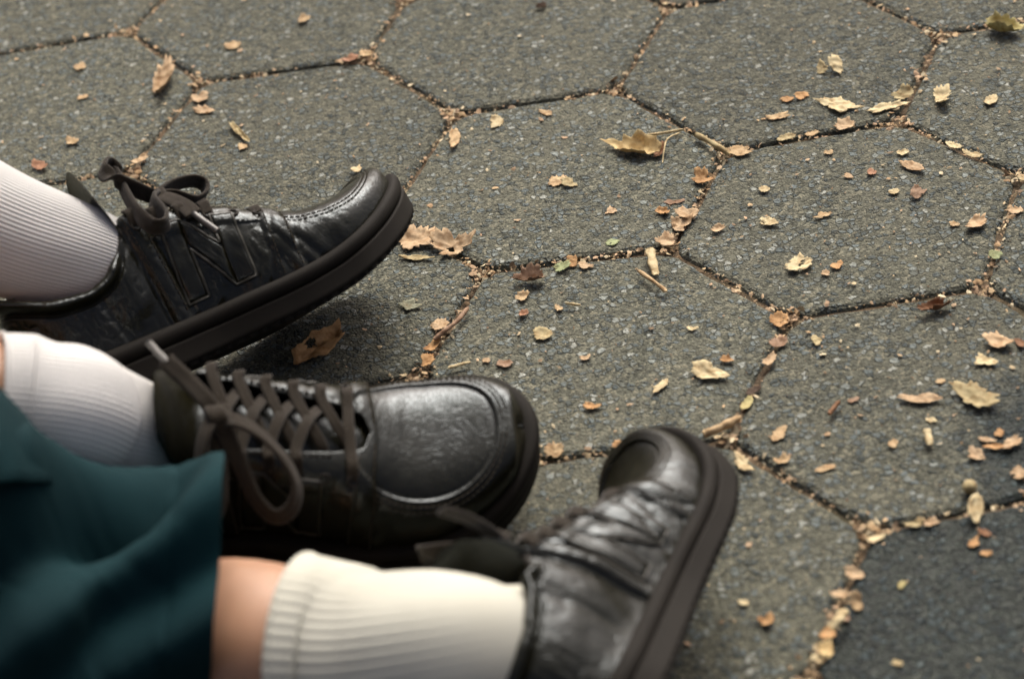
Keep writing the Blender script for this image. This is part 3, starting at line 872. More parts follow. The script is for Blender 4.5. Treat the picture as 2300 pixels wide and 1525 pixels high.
def upper(t, v, side):
    t, v = np.broadcast_arrays(np.asarray(t, float), np.asarray(v, float))
    x = x_of(t)
    wb = np.maximum(half_w(t) - .0045 * np.minimum(1, half_w(t) / .02), 0)
    zs = spring(x) + fox_top(x) - .006
    yt = top_y(t); zt = spring(x) * .8 + top_z(t)
    ph = v * np.pi / 2
    y = yt + (wb - yt) * np.maximum(np.cos(ph), 0) ** bulge_a(x)
    z = zs + (zt - zs) * np.sin(ph) ** bulge_b(x)
    k = np.clip(1 - x / .03, 0, 1)
    xx = x + k * (.0045 - .004 * np.sin(np.pi * np.clip(v, 0, 1)))
    kt = np.clip((x - .955 * SL) / (.045 * SL), 0, 1)
    xx = xx - kt * (.004 + .006 * v)
    return np.stack([xx, centre(x) + side * y, z], -1)

def unormal(t, v, side):
    e = 1e-3
    a = upper(np.clip(t + e, 0, 1), v, side) - upper(np.clip(t - e, 0, 1), v, side)
    b_ = upper(t, np.clip(v + e, 0, 1), side) - upper(t, np.clip(v - e, 0, 1), side)
    n = unit(np.cross(a, b_))
    return n * (1 if side > 0 else -1) * -1 if False else n * (-side)

AX, AW = .765, .0365
def apron_r(P):
    u = (P[..., 0] / SL - AX) / .160
    w = (P[..., 1] - centre(P[..., 0])) / AW
    return (np.abs(u) ** 2.3 + np.abs(w) ** 2.3) ** (1 / 2.3)

def relief(t, v, side, seed, wr):
    P = upper(t, v, side)
    x = P[..., 0]; xf = x / SL
    h = np.zeros_like(xf)
    r = apron_r(P)
    front = sstep(.60, .64, xf)
    h += front * (.0017 * sstep(.965, 1.01, r) - .0007 * np.exp(-((r - .985) / .02) ** 2))
    for rr in (1.07, 1.13):
        h -= front * .00035 * np.exp(-((r - rr) / .012) ** 2)
    # strip across the throat, leaning forward at the top
    e1 = .585 + .045 * v; e2 = .645 + .030 * v
    h += .0014 * sstep(e1 - .006, e1, xf) * (1 - sstep(e2 - .006, e2, xf))
    # lace stay along the opening
    st = sstep(.365, .372, xf) * (1 - sstep(.60, .612, xf))
    h += st * .0012 * sstep(.545, .56, v)
    # strap behind the emblem
    e3 = .315 + .02 * (1 - v); e4 = .362 + .012 * (1 - v)
    h += .0028 * np.sin(np.pi * np.clip((xf - e3 + .004) / (e4 - e3 + .008), 0, 1)) ** .7 - .0012 * np.exp(-((xf - e3 + .008) / .006) ** 2) - .0012 * np.exp(-((xf - e4 - .008) / .006) ** 2)
    # heel counter and padded collar
    h += .0012 * (1 - sstep(.165, .172, xf - .05 * (1 - v))) * (1 - sstep(.60, .63, v))
    col = (1 - sstep(.25, .29, xf))
    h += (.4 + .5 * wr) * col * .0056 * np.sin(np.pi * np.clip((v - .66) / .34, 0, 1)) ** .8
    h -= col * .0010 * np.exp(-((v - .645) / .02) ** 2)
    h += .0022 * wr * np.sin(np.pi * np.clip((xf - .195 - .03 * (1 - v)) / .10, 0, 1)) ** .8 * sstep(.1, .3, v) * (1 - sstep(.62, .70, v))
    # creases where the foot bends, then finer crumpling
    q = P * np.array([1, 1, 1])
    bend = np.exp(-((xf - .66) / .075) ** 2)
    c1 = np.abs(vnoise(np.stack([q[..., 0] * 95 + seed + q[..., 2] * 40, q[..., 1] * 14, q[..., 2] * 16 + seed], -1)))
    h += wr * bend * (.0011 * np.minimum(c1 * 2.2, 1) - .0008)
    side_w = np.exp(-((xf - .55) / .16) ** 2) * (1 - v) ** .5
    c2 = np.abs(vnoise(np.stack([q[..., 0] * 55 + seed * 2 - q[..., 2] * 40, q[..., 1] * 10, q[..., 2] * 18 + seed], -1)))
    c2b = np.abs(vnoise(np.stack([q[..., 0] * 120 + seed * 3 - q[..., 2] * 70, q[..., 1] * 16, q[..., 2] * 30 + seed], -1)))
    h += wr * side_w * (.0017 * np.minimum(c2 * 2.6, 1) - .0012 + .0008 * np.minimum(c2b * 2.6, 1) - .0005)
    c3 = np.abs(vnoise(np.stack([q[..., 0] * 210 + seed, q[..., 1] * 90, q[..., 2] * 120], -1)))
    h += wr * .00030 * (1 - .75 * front) * (np.minimum(c3 * 2.5, 1) - .6)
    c4 = vnoise(np.stack([q[..., 0] * 42 + seed, q[..., 1] * 42, q[..., 2] * 42], -1))
    h += .0008 * c4 * (1 - .7 * front) + .0014 * vnoise(np.stack([q[..., 0] * 24 + seed, q[..., 1] * 20, q[..., 2] * 20], -1)) * (1 - front)
    edge = np.minimum(1, (1 - v) / .04) if False else 1
    return h * edge

def surf(t, v, side, off, seed, wr):
    t = np.asarray(t, float); v = np.asarray(v, float)
    return upper(t, v, side) + unormal(t, v, side) * (relief(t, v, side, seed, wr) + off)[..., None]

def outline(n=220):
    t = np.linspace(0, 1, 600)
    x = x_of(t); w = half_w(t)
    a = np.c_[x, centre(x) - w]; b_ = np.c_[x, centre(x) + w][::-1]
    P = np.vstack([a, b_[1:-1]])
    Pc = np.vstack([P, P[:1]])
    s = np.r_[0, np.cumsum(np.linalg.norm(np.diff(Pc, axis=0), axis=1))]
    q = np.linspace(0, s[-1], n, endpoint=False)
    P = np.c_[np.interp(q, s, Pc[:, 0]), np.interp(q, s, Pc[:, 1])]
    T = unit(np.roll(P, -1, 0) - np.roll(P, 1, 0))
    N = np.c_[T[:, 1], -T[:, 0]]
    return P, N, q
OUT_P, OUT_N, OUT_S = outline()

def ring_sweep(sect, warp, cap_bottom=False, cap_top=False, teeth=0.0):
    """sect: list of (outward offset, z) functions of x"""
    n = len(OUT_P); m = len(sect)
    v = []
    for i in range(n):
        x = OUT_P[i, 0]
        for (off, zf, tw) in sect:
            o = off + (teeth * tw * (1 if math.sin(OUT_S[i] / .0085 * 2 * math.pi) > 0 else 0))
            p = OUT_P[i] + OUT_N[i] * o
            v.append((p[0], p[1], float(spring(x)) + zf(float(fox_top(x)))))
    v = np.array(v)
    f = []
    for i in range(n):
        j = (i + 1) % n
        for k in range(m - 1):
            f.append((i * m + k, j * m + k, j * m + k + 1, i * m + k + 1))
    def cap(k, up):
        """close a ring with strips between the two sides"""
        half = n // 2
        for i in range(1, half):
            a, b_ = i, (n - i) % n
            a2, b2 = i + 1, (n - i - 1) % n
            if i + 1 >= half + 1 or a2 == b2: 
                continue
            q = (a * m + k, b_ * m + k, b2 * m + k, a2 * m + k)
            f.append(q[::-1] if up else q)
        f.append((0 * m + k, 1 * m + k, (n - 1) * m + k)[::(1 if up else -1)])
        f.append((half * m + k, (half - 1) * m + k, (half + 1) * m + k)[::(-1 if up else 1)])
    if cap_bottom: cap(0, False)
    if cap_top: cap(m - 1, True)
    return warp(v), f

def ribbon(P, hint, wid, thick, n=10):
    """flat strip swept along P; hint is the direction its flat side faces"""
    P = np.asarray(P, float)
    Pc = catmull(P, n)
    hint = np.asarray(hint, float)
    if hint.ndim == 1: hint = np.tile(hint, (len(P), 1))
    Hc = unit(catmull(hint, n))
    T = unit(np.gradient(Pc, axis=0))
    Nn = unit(Hc - T * (Hc * T).sum(1, keepdims=True))
    B = np.cross(T, Nn)
    wid = np.interp(np.linspace(0, 1, len(Pc)), np.linspace(0, 1, len(np.atleast_1d(wid))), np.atleast_1d(wid)) if np.ndim(wid) else np.full(len(Pc), wid)
    prof = [(-.5, 0), (-.46, .33), (-.34, .5), (-.12, .5), (0, .42), (.12, .5), (.34, .5), (.46, .33), (.5, 0), (.46, -.33), (.34, -.5), (.12, -.5), (0, -.42), (-.12, -.5), (-.34, -.5), (-.46, -.33)]
    m = len(prof)
    v, uv = [], []
    s = np.r_[0, np.cumsum(np.linalg.norm(np.diff(Pc, axis=0), axis=1))]
    for i in range(len(Pc)):
        for k, (a, b_) in enumerate(prof):
            v.append(Pc[i] + B[i] * a * wid[i] + Nn[i] * b_ * thick)
    f = grid_faces(len(Pc), m, True)
    f.append(tuple(range(m))[::-1]); f.append(tuple((len(Pc) - 1) * m + k for k in range(m)))
    return v, f, Pc, T, s, m

def ribbon_obj(name, P, hint, wid, thick, mat, parent, n=10):
    v, f, Pc, T, s, m = ribbon(P, hint, wid, thick, n)
    o = mesh_obj(name, v, f, mat, parent)
    uvl = o.data.uv_layers.new(name='UVMap')
    li = np.zeros(len(o.data.loops), dtype=int)
    o.data.loops.foreach_get('vertex_index', li)
    uu = np.stack([s[li // m] * 700, (li % m) / m * 8], -1).astype(np.float32)
    uvl.data.foreach_set('uv', uu.ravel())
    return o, Pc, T

def make_shoe(label, pose, scale, seed, wr, bend_x, bend_k, bow, tongue=(-.013, .030), open_w=0.0, rim_up=0.0, twist=0.0, bow_w=.0095, radial=False, lace_w=.0070, name='shoe'):
    """one leather sneaker; pose = 4x4 matrix; bow adds its own lace ends"""
    flip = 1.0
    scale = np.asarray(scale, float)
    def warp(v):
        v = np.array(v, float).copy()
        dx = np.maximum(v[:, 0] - bend_x * SL, 0)
        v[:, 2] += bend_k * dx * dx
        v[:, 0] -= bend_k * dx * np.maximum(v[:, 2], 0) * .6
        v[:, 2] += rim_up * np.interp(v[:, 0] / SL, [0, .05, .128, .22, .315, .42, .55], [0, .008, .021, .031, .010, .004, 0]) * sstep(.035, .066, v[:, 2])
        v[:, 1] *= 1 + open_w * (1 - sstep(.32, .52, v[:, 0] / SL)) * sstep(.03, .07, v[:, 2])
        if twist:
            a = math.radians(twist) * (v[:, 0] / SL - .5)
            y, z = v[:, 1].copy(), v[:, 2] - .02
            v[:, 1] = y * np.cos(a) - z * np.sin(a); v[:, 2] = y * np.sin(a) + z * np.cos(a) + .02
        return v * scale
    root = empty(name, label, 'shoe', 'black leather lace-up shoes', pose)
    # --- leather upper
    nt_, nv_ = 340, 96
    tt = np.linspace(0, 1, nt_)
    V, F = [], []
    for side in (-1, 1):
        T_, Vv = np.meshgrid(tt, np.linspace(0, 1, nv_), indexing='ij')
        P = surf(T_, Vv, side, 0.0, seed, wr)
        P[0, :, 1] = centre(0.0); P[-1, :, 1] = centre(SL)
        ridge = tt > t_of(.662 * SL)
        P[ridge, -1, 1] = centre(x_of(tt[ridge]))
        off = len(V) * 0 + (0 if side < 0 else nt_ * nv_)
        V.append(P.reshape(-1, 3)); F += grid_faces(nt_, nv_, False, side < 0, off)
    Vw = warp(np.vstack(V))
    up = mesh_obj('upper', Vw, F, M_LEATHER, root)
    bm = bmesh.new(); bm.from_mesh(up.data)
    bmesh.ops.remove_doubles(bm, verts=bm.verts, dist=.00025)
    bm.to_mesh(up.data); bm.free()
    up.data.polygons.foreach_set('use_smooth', [True] * len(up.data.polygons))
    md = up.modifiers.new('thickness', 'SOLIDIFY'); md.thickness = .0022; md.offset = -1
    # --- binding round the collar
    xs = np.r_[np.linspace(.312, .05, 40), [.035, .022, .012, .005, .001]]
    a = surf(t_of(xs * SL), np.ones(len(xs)), -1, -.0008, seed, wr)
    b_ = surf(t_of(xs * SL), np.ones(len(xs)), 1, -.0008, seed, wr)[::-1]
    rim = warp(np.vstack([a, b_]))
    v, f = tube_mesh(rim, .0021 * scale[1], 9)
    mesh_obj('collar_binding', v, f, M_BINDING, root)
    # --- lining just inside the collar, and an insole
    V, F = [], []
    T_, Vv = np.meshgrid(np.linspace(0.0, float(t_of(.60 * SL)), 60), np.linspace(0.05, .985, 14), indexing='ij')
    for side in (-1, 1):
        P = upper(T_, Vv, side) - unormal(T_, Vv, side) * .0045
        P[..., 1] = np.where(side > 0, np.maximum(P[..., 1], centre(P[..., 0]) + .0003), np.minimum(P[..., 1], centre(P[..., 0]) - .0003))
        F += grid_faces(60, 14, False, side > 0, 0 if side < 0 else 60 * 14)
        V.append(P.reshape(-1, 3))
    mesh_obj('lining', warp(np.vstack(V)), F, M_LINING, root)
    # --- sole: tread, side wall and rolled welt
    v, f = ring_sweep([(.0005, lambda h: .0016, 1), (.0022, lambda h: .0022, 1), (.0026, lambda h: .0045, 1), (-.004, lambda h: .0050, 0)], warp, True, False, .0014)
    mesh_obj('outsole', v, f, M_RUBBER2, root, smooth=False)
    v, f = ring_sweep([(-.004, lambda h: .0043, 0), (.0040, lambda h: .0043, 0), (.0047, lambda h: .0054, 0), (.0043, lambda h: .0070, 0), (.0042, lambda h: .55 * h, 0), (.0040, lambda h: .60 * h, 0), (.0020, lambda h: .625 * h, 0), (-.004, lambda h: .63 * h, 0)], warp)
    mesh_obj('midsole', v, f, M_RUBBER, root)
    v, f = ring_sweep([(-.004, lambda h: .60 * h, 0), (.0016, lambda h: .625 * h, 0), (.0036, lambda h: .655 * h, 0), (.0046, lambda h: .74 * h, 0), (.0046, lambda h: .85 * h, 0), (.0034, lambda h: .95 * h, 0), (.0012, lambda h: .995 * h, 0), (-.0040, lambda h: .97 * h, 0), (-.009, lambda h: .90 * h, 0)], warp, False, True)
    mesh_obj('welt', v, f, M_RUBBER, root)
    # --- stitched rows
    dv, df = [], []
    def dash_line(t, vv, side, step=.0034):
        P = surf(t, vv, side, .00025, seed, wr); N = unormal(t, vv, side)
        P = warp(P)
        s = np.r_[0, np.cumsum(np.linalg.norm(np.diff(P, axis=0), axis=1))]
        if s[-1] < step * 2: return
        for q in np.arange(0, s[-1] - step, step):
            seg = []
            for e in (q, q + step * .68):
                p = np.array([np.interp(e, s, P[:, i]) for i in range(3)]); nn = unit(np.array([np.interp(e, s, N[:, i]) for i in range(3)]))
                seg.append((p, nn))
            d = unit(seg[1][0] - seg[0][0]); w = np.cross(d, seg[0][1]) * .00042
            base = len(dv)
            for p, nn in seg:
                dv.extend([p - w - nn * .0004, p + w - nn * .0004, p + nn * .0006])
            df.extend([(base, base + 3, base + 5, base + 2), (base + 1, base + 2, base + 5, base + 4), (base, base + 2, base + 1), (base + 3, base + 4, base + 5)])
    vs = np.linspace(.2, 1.0, 260)
    for side in (-1, 1):
        for rr in (1.07, 1.13):
            xs = np.linspace(.655, .945, 130); tts, vvs = [], []
            for xq in xs:
                t = np.full(len(vs), float(t_of(xq * SL)))
                r = apron_r(upper(t, vs, side))
                if r[-1] < rr:
                    i = int(np.argmin(np.abs(r - rr)))
                    if 3 < i: tts.append(t[0]); vvs.append(vs[i])
            if len(tts) > 6:
                k = np.ones(7) / 7
                vvs = np.array(vvs); vvs[3:-3] = np.convolve(vvs, k, 'valid')
                dash_line(np.array(tts), vvs, side)
        vq = np.linspace(.05, .98, 60)
        for base, slope in ((.592, .045), (.638, .030)):
            dash_line(t_of((base + slope * vq) * SL), vq, side)
        vq = np.linspace(.08, .95, 60)
        for c0, sl_ in ((.321, -.02), (.356, -.012)):
            dash_line(t_of((c0 - sl_ * (1 - vq)) * SL), vq, side)
        xq = np.linspace(.372, .59, 60)
        dash_line(t_of(xq * SL), np.full(60, .58), side)
        dash_line(t_of(xq * SL), np.full(60, .965), side)
        dash_line(t_of(xq * SL), np.full(60, .945), side)
    o = mesh_obj('stitching', dv, df, M_THREAD, up, smooth=False)
    o['kind'] = 'stuff'
    # --- raised letter on both sides
    for side in (-1, 1):
        x0, x1, z0, z1 = .385, .545, .10, .68
        # block N in (s, h) with s towards the toe; slanted
        N_ = [(0, 0), (.30, 0), (.30, .52), (.70, 0), (1, 0), (1, 1), (.70, 1), (.70, .48), (.30, 1), (0, 1)]
        V, F = [], []
        def put(s, hh, off):
            xf = x0 + (x1 - x0) * s + .018 * (hh - .5)
            if side > 0: pass
            vv = z0 + (z1 - z0) * hh
            return surf(np.array([float(t_of(xf * SL))]), np.array([vv]), side, off, seed, wr)[0]
        quads = [((0, 0), (.28, 0), (.28, 1), (0, 1)), ((.72, 0), (1, 0), (1, 1), (.72, 1)), ((.28, .62), (.72, 0.0), (.72, .40), (.28, 1.0))]
        for qd in quads:
            nu, nv2 = 10, 22
            base = len(V)
            for i in range(nu + 1):
                for j in range(nv2 + 1):
                    a_, c_ = i / nu, j / nv2
                    p = (np.array(qd[0]) * (1 - a_) + np.array(qd[1]) * a_) * (1 - c_) + (np.array(qd[3]) * (1 - a_) + np.array(qd[2]) * a_) * c_
                    brd = min(a_, 1 - a_) < 1e-6 or min(c_, 1 - c_) < 1e-6
                    V.append(put(p[0], p[1], .0019 if not brd else .0010))
            F += grid_faces(nu + 1, nv2 + 1, False, side < 0, base)
        e = mesh_obj('letter', warp(np.array(V)), F, M_LEATHER, root)
        md = e.modifiers.new('thickness', 'SOLIDIFY'); md.thickness = .0016; md.offset = -1
        # cut edge that outlines the letter
        loop = N_ + [N_[0]]
        pts = []
        for (s0, h0_), (s1, h1_) in zip(loop[:-1], loop[1:]):
            for q in np.linspace(0, 1, 14, endpoint=False):
                pts.append(put(s0 + (s1 - s0) * q, h0_ + (h1_ - h0_) * q, .0010))
        pts.append(pts[0])
        v, f = tube_mesh(warp(np.array(pts)), .0009, 6, False)
        mesh_obj('letter_edge', v, f, M_EDGE, e)
    # --- tongue
    ns, nc_ = 46, 17
    s = np.linspace(0, 1, ns)
    xt = np.interp(s, [0, .72, 1], [.680 * SL, XE, XE + tongue[0]])
    zt = np.where(s <= .72, top_z(t_of(xt)) - .0026 - .0030 * np.clip((xt / SL - .645) / .03, 0, 1), top_z(t_of(XE)) - .0026 + (s - .72) / .28 * tongue[1])
    wt = np.interp(s, [0, .15, .72, .93, 1.0], [.016, .021, .030, .0295, .021])
    th = np.interp(s, [0, .7, .8, .93, 1.0], [.003, .004, .006, .008, .005])
    V = []
    for i in range(ns):
        c = np.linspace(-1, 1, nc_)
        arch = .36 + .25 * s[i]
        yy = centre(xt[i]) + c * wt[i]; zz_ = zt[i] - np.abs(c) ** 2.2 * wt[i] * arch
        zz_ = zz_ + .0008 * vnoise(np.c_[np.full(nc_, xt[i] * 120 + seed), c * 2, np.full(nc_, seed)])
        for k in range(nc_): V.append((xt[i], yy[k], zz_[k]))
        for k in range(nc_)[::-1]: V.append((xt[i] + .4 * th[i] * s[i], yy[k] * .97, zz_[k] - th[i]))
    F = grid_faces(ns, 2 * nc_, True, True)
    F.append(tuple(range(2 * nc_))[::-1]); F.append(tuple((ns - 1) * 2 * nc_ + k for k in range(2 * nc_)))
    tg = mesh_obj('tongue', warp(np.array(V)), F, M_LEATHER, root)
    # --- lacing
    rows = np.linspace(.615, .345, 6)
    lw, lt = lace_w, lace_w * .24
    def stay(i, side, v_, off):
        return surf(np.array([float(t_of(rows[i] * SL))]), np.array([v_]), side, off, seed, wr)[0]
    lc = bpy.data.objects.new('shoelace', None)
    lace_root = None
    for i in range(6):
        for side in (-1, 1):
            if i == 0 and side == 1: 
                p = [stay(0, -1, .72, .0002), stay(0, -1, .86, .0030), stay(0, -1, 1.0, .0022), (stay(0, -1, 1.0, .0015) + stay(0, 1, 1.0, .0015)) / 2 + np.array([0, 0, .002]), stay(0, 1, 1.0, .0022), stay(0, 1, .86, .0030), stay(0, 1, .72, .0002)]
                h_ = [(0, -1, .4), (0, -.6, 1), (0, -.2, 1), (0, 0, 1), (0, .2, 1), (0, .6, 1), (0, 1, .4)]
            elif i < 5:
                m_ = (stay(i, side, 1.0, .001) + stay(i + 1, -side, 1.0, .001)) / 2 + np.array([0, 0, .0022 + (.0018 if side > 0 else 0)])
                p = [stay(i, side, 1.0, -.004) + np.array([0, 0, -.003]), stay(i, side, 1.0, -.001) + np.array([0, -side * .004, .000]), m_, stay(i + 1, -side, 1.0, .0026), stay(i + 1, -side, .88, .0034), stay(i + 1, -side, .72, .0001)]
                h_ = [(0, 0, 1), (.1, 0, 1), (.1, 0, 1), (0, -side * .3, 1), (0, -side * .7, 1), (0, -side, .4)]
            else:
                continue
            P = warp(np.array(p))
            o, _, _ = ribbon_obj('shoelace' if lace_root is None else 'crossing', P, h_, lw, lt, M_LACE, root if lace_root is None else lace_root)
            if lace_root is None: lace_root = o
    for i in range(6):                                        # punched eyelets
        for side in (-1, 1):
            c = warp(stay(i, side, .71, .0004)[None])[0]
            n_ = unormal(np.array([float(t_of(rows[i] * SL))]), np.array([.71]), side)[0]
            a_ = unit(np.cross(n_, [1, 0, 0])); b2 = np.cross(n_, a_)
            ring = np.array([c + (a_ * math.cos(q) + b2 * math.sin(q)) * .0026 for q in np.linspace(0, 2 * math.pi, 15)])
            v, f = tube_mesh(ring, .0007, 6, False)
            mesh_obj('eyelet', v, f, M_BINDING, up)
    for kind, P, h_ in bow:
        P = np.array(P, float)
        if kind == 'lace_loop' and radial:                    # the flat side of a loop faces away from its middle
            h_ = unit(P - P.mean(0) + 1e-6)
        if kind == 'tip':
            v, f = tube_mesh(catmull(P, 5), .0019, 9)
            mesh_obj('lace_tip', v, f, M_AGLET, lace_root)
        elif kind == 'knot':
            o, _, _ = ribbon_obj('knot', P, h_, .0105, .0042, M_LACE, lace_root, 8)
        else:
            o, _, _ = ribbon_obj(kind, P, h_, bow_w, .0027, M_LACE, lace_root, 14)
    return root, up

def pose_matrix(eul_deg, loc):
    e = np.radians(eul_deg)
    return Matrix.Translation(Vector(loc)) @ Matrix.Rotation(e[2], 4, 'Z') @ Matrix.Rotation(e[1], 4, 'Y') @ Matrix.Rotation(e[0], 4, 'X')

POSE_BACK = pose_matrix((-38.6, -0.5, 27.3), (-.2740, 1.1334, .0288))
SC_BACK = (.903, .997, .978)
POSE_MID = pose_matrix((20.0, 4.1, -0.4), (-.2583, 1.054, .0284))
SC_MID = (.891, 1.003, .961)
POSE_FRONT = pose_matrix((-61.5, 9.3, 73.0), (.0320, .7755, .0625))
SC_FRONT = (.838, .808, .831)

def sc_back(pts): return [tuple(np.array(p) * np.array(SC_BACK)) for p in pts]
BOW_BACK = [
    ('lace_loop', sc_back([(.1342, -.002, .1027), (.1194, -.012, .1121), (.1082, -.012, .1242), (.1036, -.006, .1334), (.1103, .004, .1381), (.1139, .004, .1315), (.1076, -.018, .1126), (.1044, -.036, .0977), (.1069, -.044, .0874), (.1140, -.045, .0848), (.1190, -.040, .0890), (.1206, -.022, .1028), (.1290, -.006, .1060)]),
     [(0, -.5, 1), (-.5, -.6, .6), (-.8, -.6, .3), (-1, -.3, .3), (-.2, -.4, 1), (.8, -.5, -.2), (-.5, -.8, .3), (-.7, -.8, .1), (-.3, -1, -.4), (.4, -1, -.2), (.8, -.7, .2), (.5, -.6, .7), (0, -.3, 1)]),
    ('lace_loop', sc_back([(.1281, -.004, .1072), (.1440, .004, .1101), (.1601, .008, .1084), (.1666, .008, .1032), (.1632, .004, .0970), (.1520, .000, .0958), (.1413, -.004, .1018), (.1328, -.004, .1038)]),
     [(-.3, -.5, 1), (-.1, -.6, 1), (.2, -.6, 1), (1, -.4, .2), (.3, .5, -1), (0, .5, -1), (0, .4, -1), (0, .3, -1)]),
    ('lace_end', sc_back([(.1260, -.002, .1080), (.1320, -.014, .1030), (.1370, -.026, .0930), (.1385, -.034, .0850)]),
     [(0, -.5, 1), (0, -.6, 1), (0, -.8, .7), (0, -.9, .6)]),
    ('tip', sc_back([(.1383, -.0335, .0858), (.1415, -.0395, .0770), (.1450, -.0440, .0690)]), None),
    ('knot', sc_back([(.1280, -.012, .1020), (.1310, -.005, .1085), (.1330, .003, .1080), (.1320, .008, .1010)]), [(-.2, -1, .5), (0, -.3, 1), (0, .5, 1), (0, 1, .3)]),
]
BOW_MID = [
    ('lace_end', [(.0945, -.0140, .1120), (.0890, -.004, .1170), (.0800, .0080, .1180), (.0715, .0175, .1195), (.0690, .021, .1200)],
     [(0, -.3, 1), (0, -.3, 1), (0, -.4, 1), (0, -.5, 1), (0, -.5, 1)]),
    ('tip', [(.0700, .0195, .1198), (.0650, .0260, .1200), (.0600, .0330, .1205)], None),
    ('lace_loop', [(.0950, -.0150, .1150), (.1060, -.0190, .1165), (.1180, -.0270, .1130), (.1290, -.0390, .1050), (.1330, -.0500, .0985), (.1290, -.0600, .0930), (.1200, -.0625, .0920), (.1110, -.0530, .0965), (.1040, -.0360, .1060), (.0970, -.0200, .1135)],
     [(0, -.2, 1), (.3, .3, 1), (.5, .5, .8), (.8, .3, .6), (1, 0, .5), (.5, -.8, .5), (-.4, -.9, .5), (-.7, -.4, .6), (-.5, -.3, .9), (0, -.3, 1)]),
    ('lace_loop', [(.0930, -.0130, .1150), (.0880, -.0240, .1150), (.0840, -.0380, .1060), (.0830, -.0500, .0930), (.0880, -.0560, .0850), (.0930, -.0480, .0910), (.0940, -.0300, .1050), (.0935, -.0160, .1130)],
     [(-.4, -.2, 1), (-.7, -.3, .7), (-.8, -.4, .5), (-.7, -.6, .4), (.2, -1, .1), (.8, -.5, .5), (.6, -.4, .7), (.2, -.3, 1)]),
    ('knot', [(.0960, -.0220, .1085), (.0960, -.0175, .1175), (.0935, -.0110, .1175), (.0920, -.0060, .1110)], [(0, -1, .5), (0, -.5, 1), (0, .5, 1), (0, 1, .5)]),
]
BOW_FRONT = [
    ('lace_end', [(.1000, -.004, .1010), (.0920, -.012, .1110), (.0840, -.018, .1230), (.0780, -.020, .1340)], [(1, -.6, .3), (1, -.6, .3), (1, -.5, .3), (1, -.5, .3)]),
    ('lace_loop', [(.1000, .000, .1010), (.1010, .012, .1120), (.1000, .022, .1250), (.0940, .020, .1330), (.0900, .010, .1240), (.0950, .002, .1080)], [(1, 0, .5), (1, 0, .4), (1, .3, .2), (0, 1, .5), (-1, 0, .3), (-1, 0, .3)]),
    ('knot', [(.0980, -.008, .0985), (.1000, -.003, .1060), (.1005, .003, .1060), (.0985, .008, .0985)], [(0, -1, .5), (0, -.4, 1), (0, .4, 1), (0, 1, .5)]),
]
make_shoe('black leather shoe farthest back, white sock above it, lace bow standing up', POSE_BACK, SC_BACK, 3.3, 1.8, .6, 1.21, BOW_BACK, tongue=(-.009, .045), bow_w=.0110, radial=True)
make_shoe('black leather shoe in the middle seen from above, half hidden by teal cloth', POSE_MID, SC_MID, 11.7, 1.1, .6, .14, BOW_MID, tongue=(-.022, .030), lace_w=.0062)
make_shoe('black leather shoe nearest the camera lying on its side, cream sock in it', POSE_FRONT, SC_FRONT, 23.1, 1.25, .6, 1.80, BOW_FRONT, tongue=(.000, .046), open_w=.20, rim_up=1.0, twist=24, lace_w=.0090)

# ------------------------------------------------------------------ people: legs, socks, trousers
def at(u, v, depth):
    return CAM + ray(u, v) * depth

def local(pose, sc, p):
    return np.array(pose @ Vector(tuple(np.array(p) * np.array(sc))))

def frames(P, up=(0, 0, 1)):
    T = unit(np.gradient(P, axis=0))
    N = []
    n = np.array(up, float)
    for t in T:
        n = unit(n - t * (n @ t)); N.append(n)
    N = np.array(N)
    return T, N, np.cross(T, N)

def sock(parent, P, rad, mat, ribs, amp, rib_from, folds, seed, step=14, nang=None, name='sock', cuff=True):
    Pc = catmull(P, step)
    rc = catmull(np.c_[rad, rad, rad], step)[:, 0]
    s = np.r_[0, np.cumsum(np.linalg.norm(np.diff(Pc, axis=0), axis=1))]
    q = np.linspace(0, s[-1], int(s[-1] / .0022))
    Pc = np.stack([np.interp(q, s, Pc[:, i]) for i in range(3)], 1); rc = np.interp(q, s, rc)
    T, N, B = frames(Pc)
    nang = nang or ribs * 6
    th = np.linspace(0, 2 * math.pi, nang, endpoint=False)
    V = []
    fr = sstep(rib_from[0], rib_from[1], q)
    for i in range(len(q)):
        d = N[i][None] * np.cos(th)[:, None] + B[i][None] * np.sin(th)[:, None]
        r = rc[i] + fr[i] * amp * (np.abs(np.cos(th * ribs / 2)) ** .7 - .5)
        for (pos, width, dep, skew) in folds:
            x = (q[i] - pos - skew * np.cos(th - 1.0)) / width
            r = r - dep * np.exp(-x * x) * (0.55 + .45 * np.cos(th - 1.2)) + dep * .8 * np.exp(-(x - 1.7) ** 2) * (0.55 + .45 * np.cos(th - 1.2))
        r = r + .0011 * vnoise(np.c_[np.full(nang, q[i] * 30 + seed), np.cos(th) * 1.8, np.sin(th) * 1.8])
        V.append(Pc[i] + d * r[:, None])
    if cuff:                                              # turned edge of the cuff
        for dr, dq in ((.0010, .0012), (.0006, .0022), (-.0012, .0020), (-.0030, .0006), (-.0045, -.0012)):
            d = N[-1][None] * np.cos(th)[:, None] + B[-1][None] * np.sin(th)[:, None]
            V.append(Pc[-1] + T[-1] * dq + d * (rc[-1] + dr + .6 * amp * (np.abs(np.cos(th * ribs / 2)) ** .7 - .5))[:, None])
    n = len(V)
    f = grid_faces(n, nang, True)
    o = mesh_obj(name, np.vstack(V), f, mat, parent)
    uvl = o.data.uv_layers.new(name='UVMap')
    li = np.zeros(len(o.data.loops), dtype=int)
    o.data.loops.foreach_get('vertex_index', li)
    uu = np.stack([(li // nang) * 3.2, (li % nang) / nang], -1).astype(np.float32)
    uvl.data.foreach_set('uv', uu.ravel())
    return o

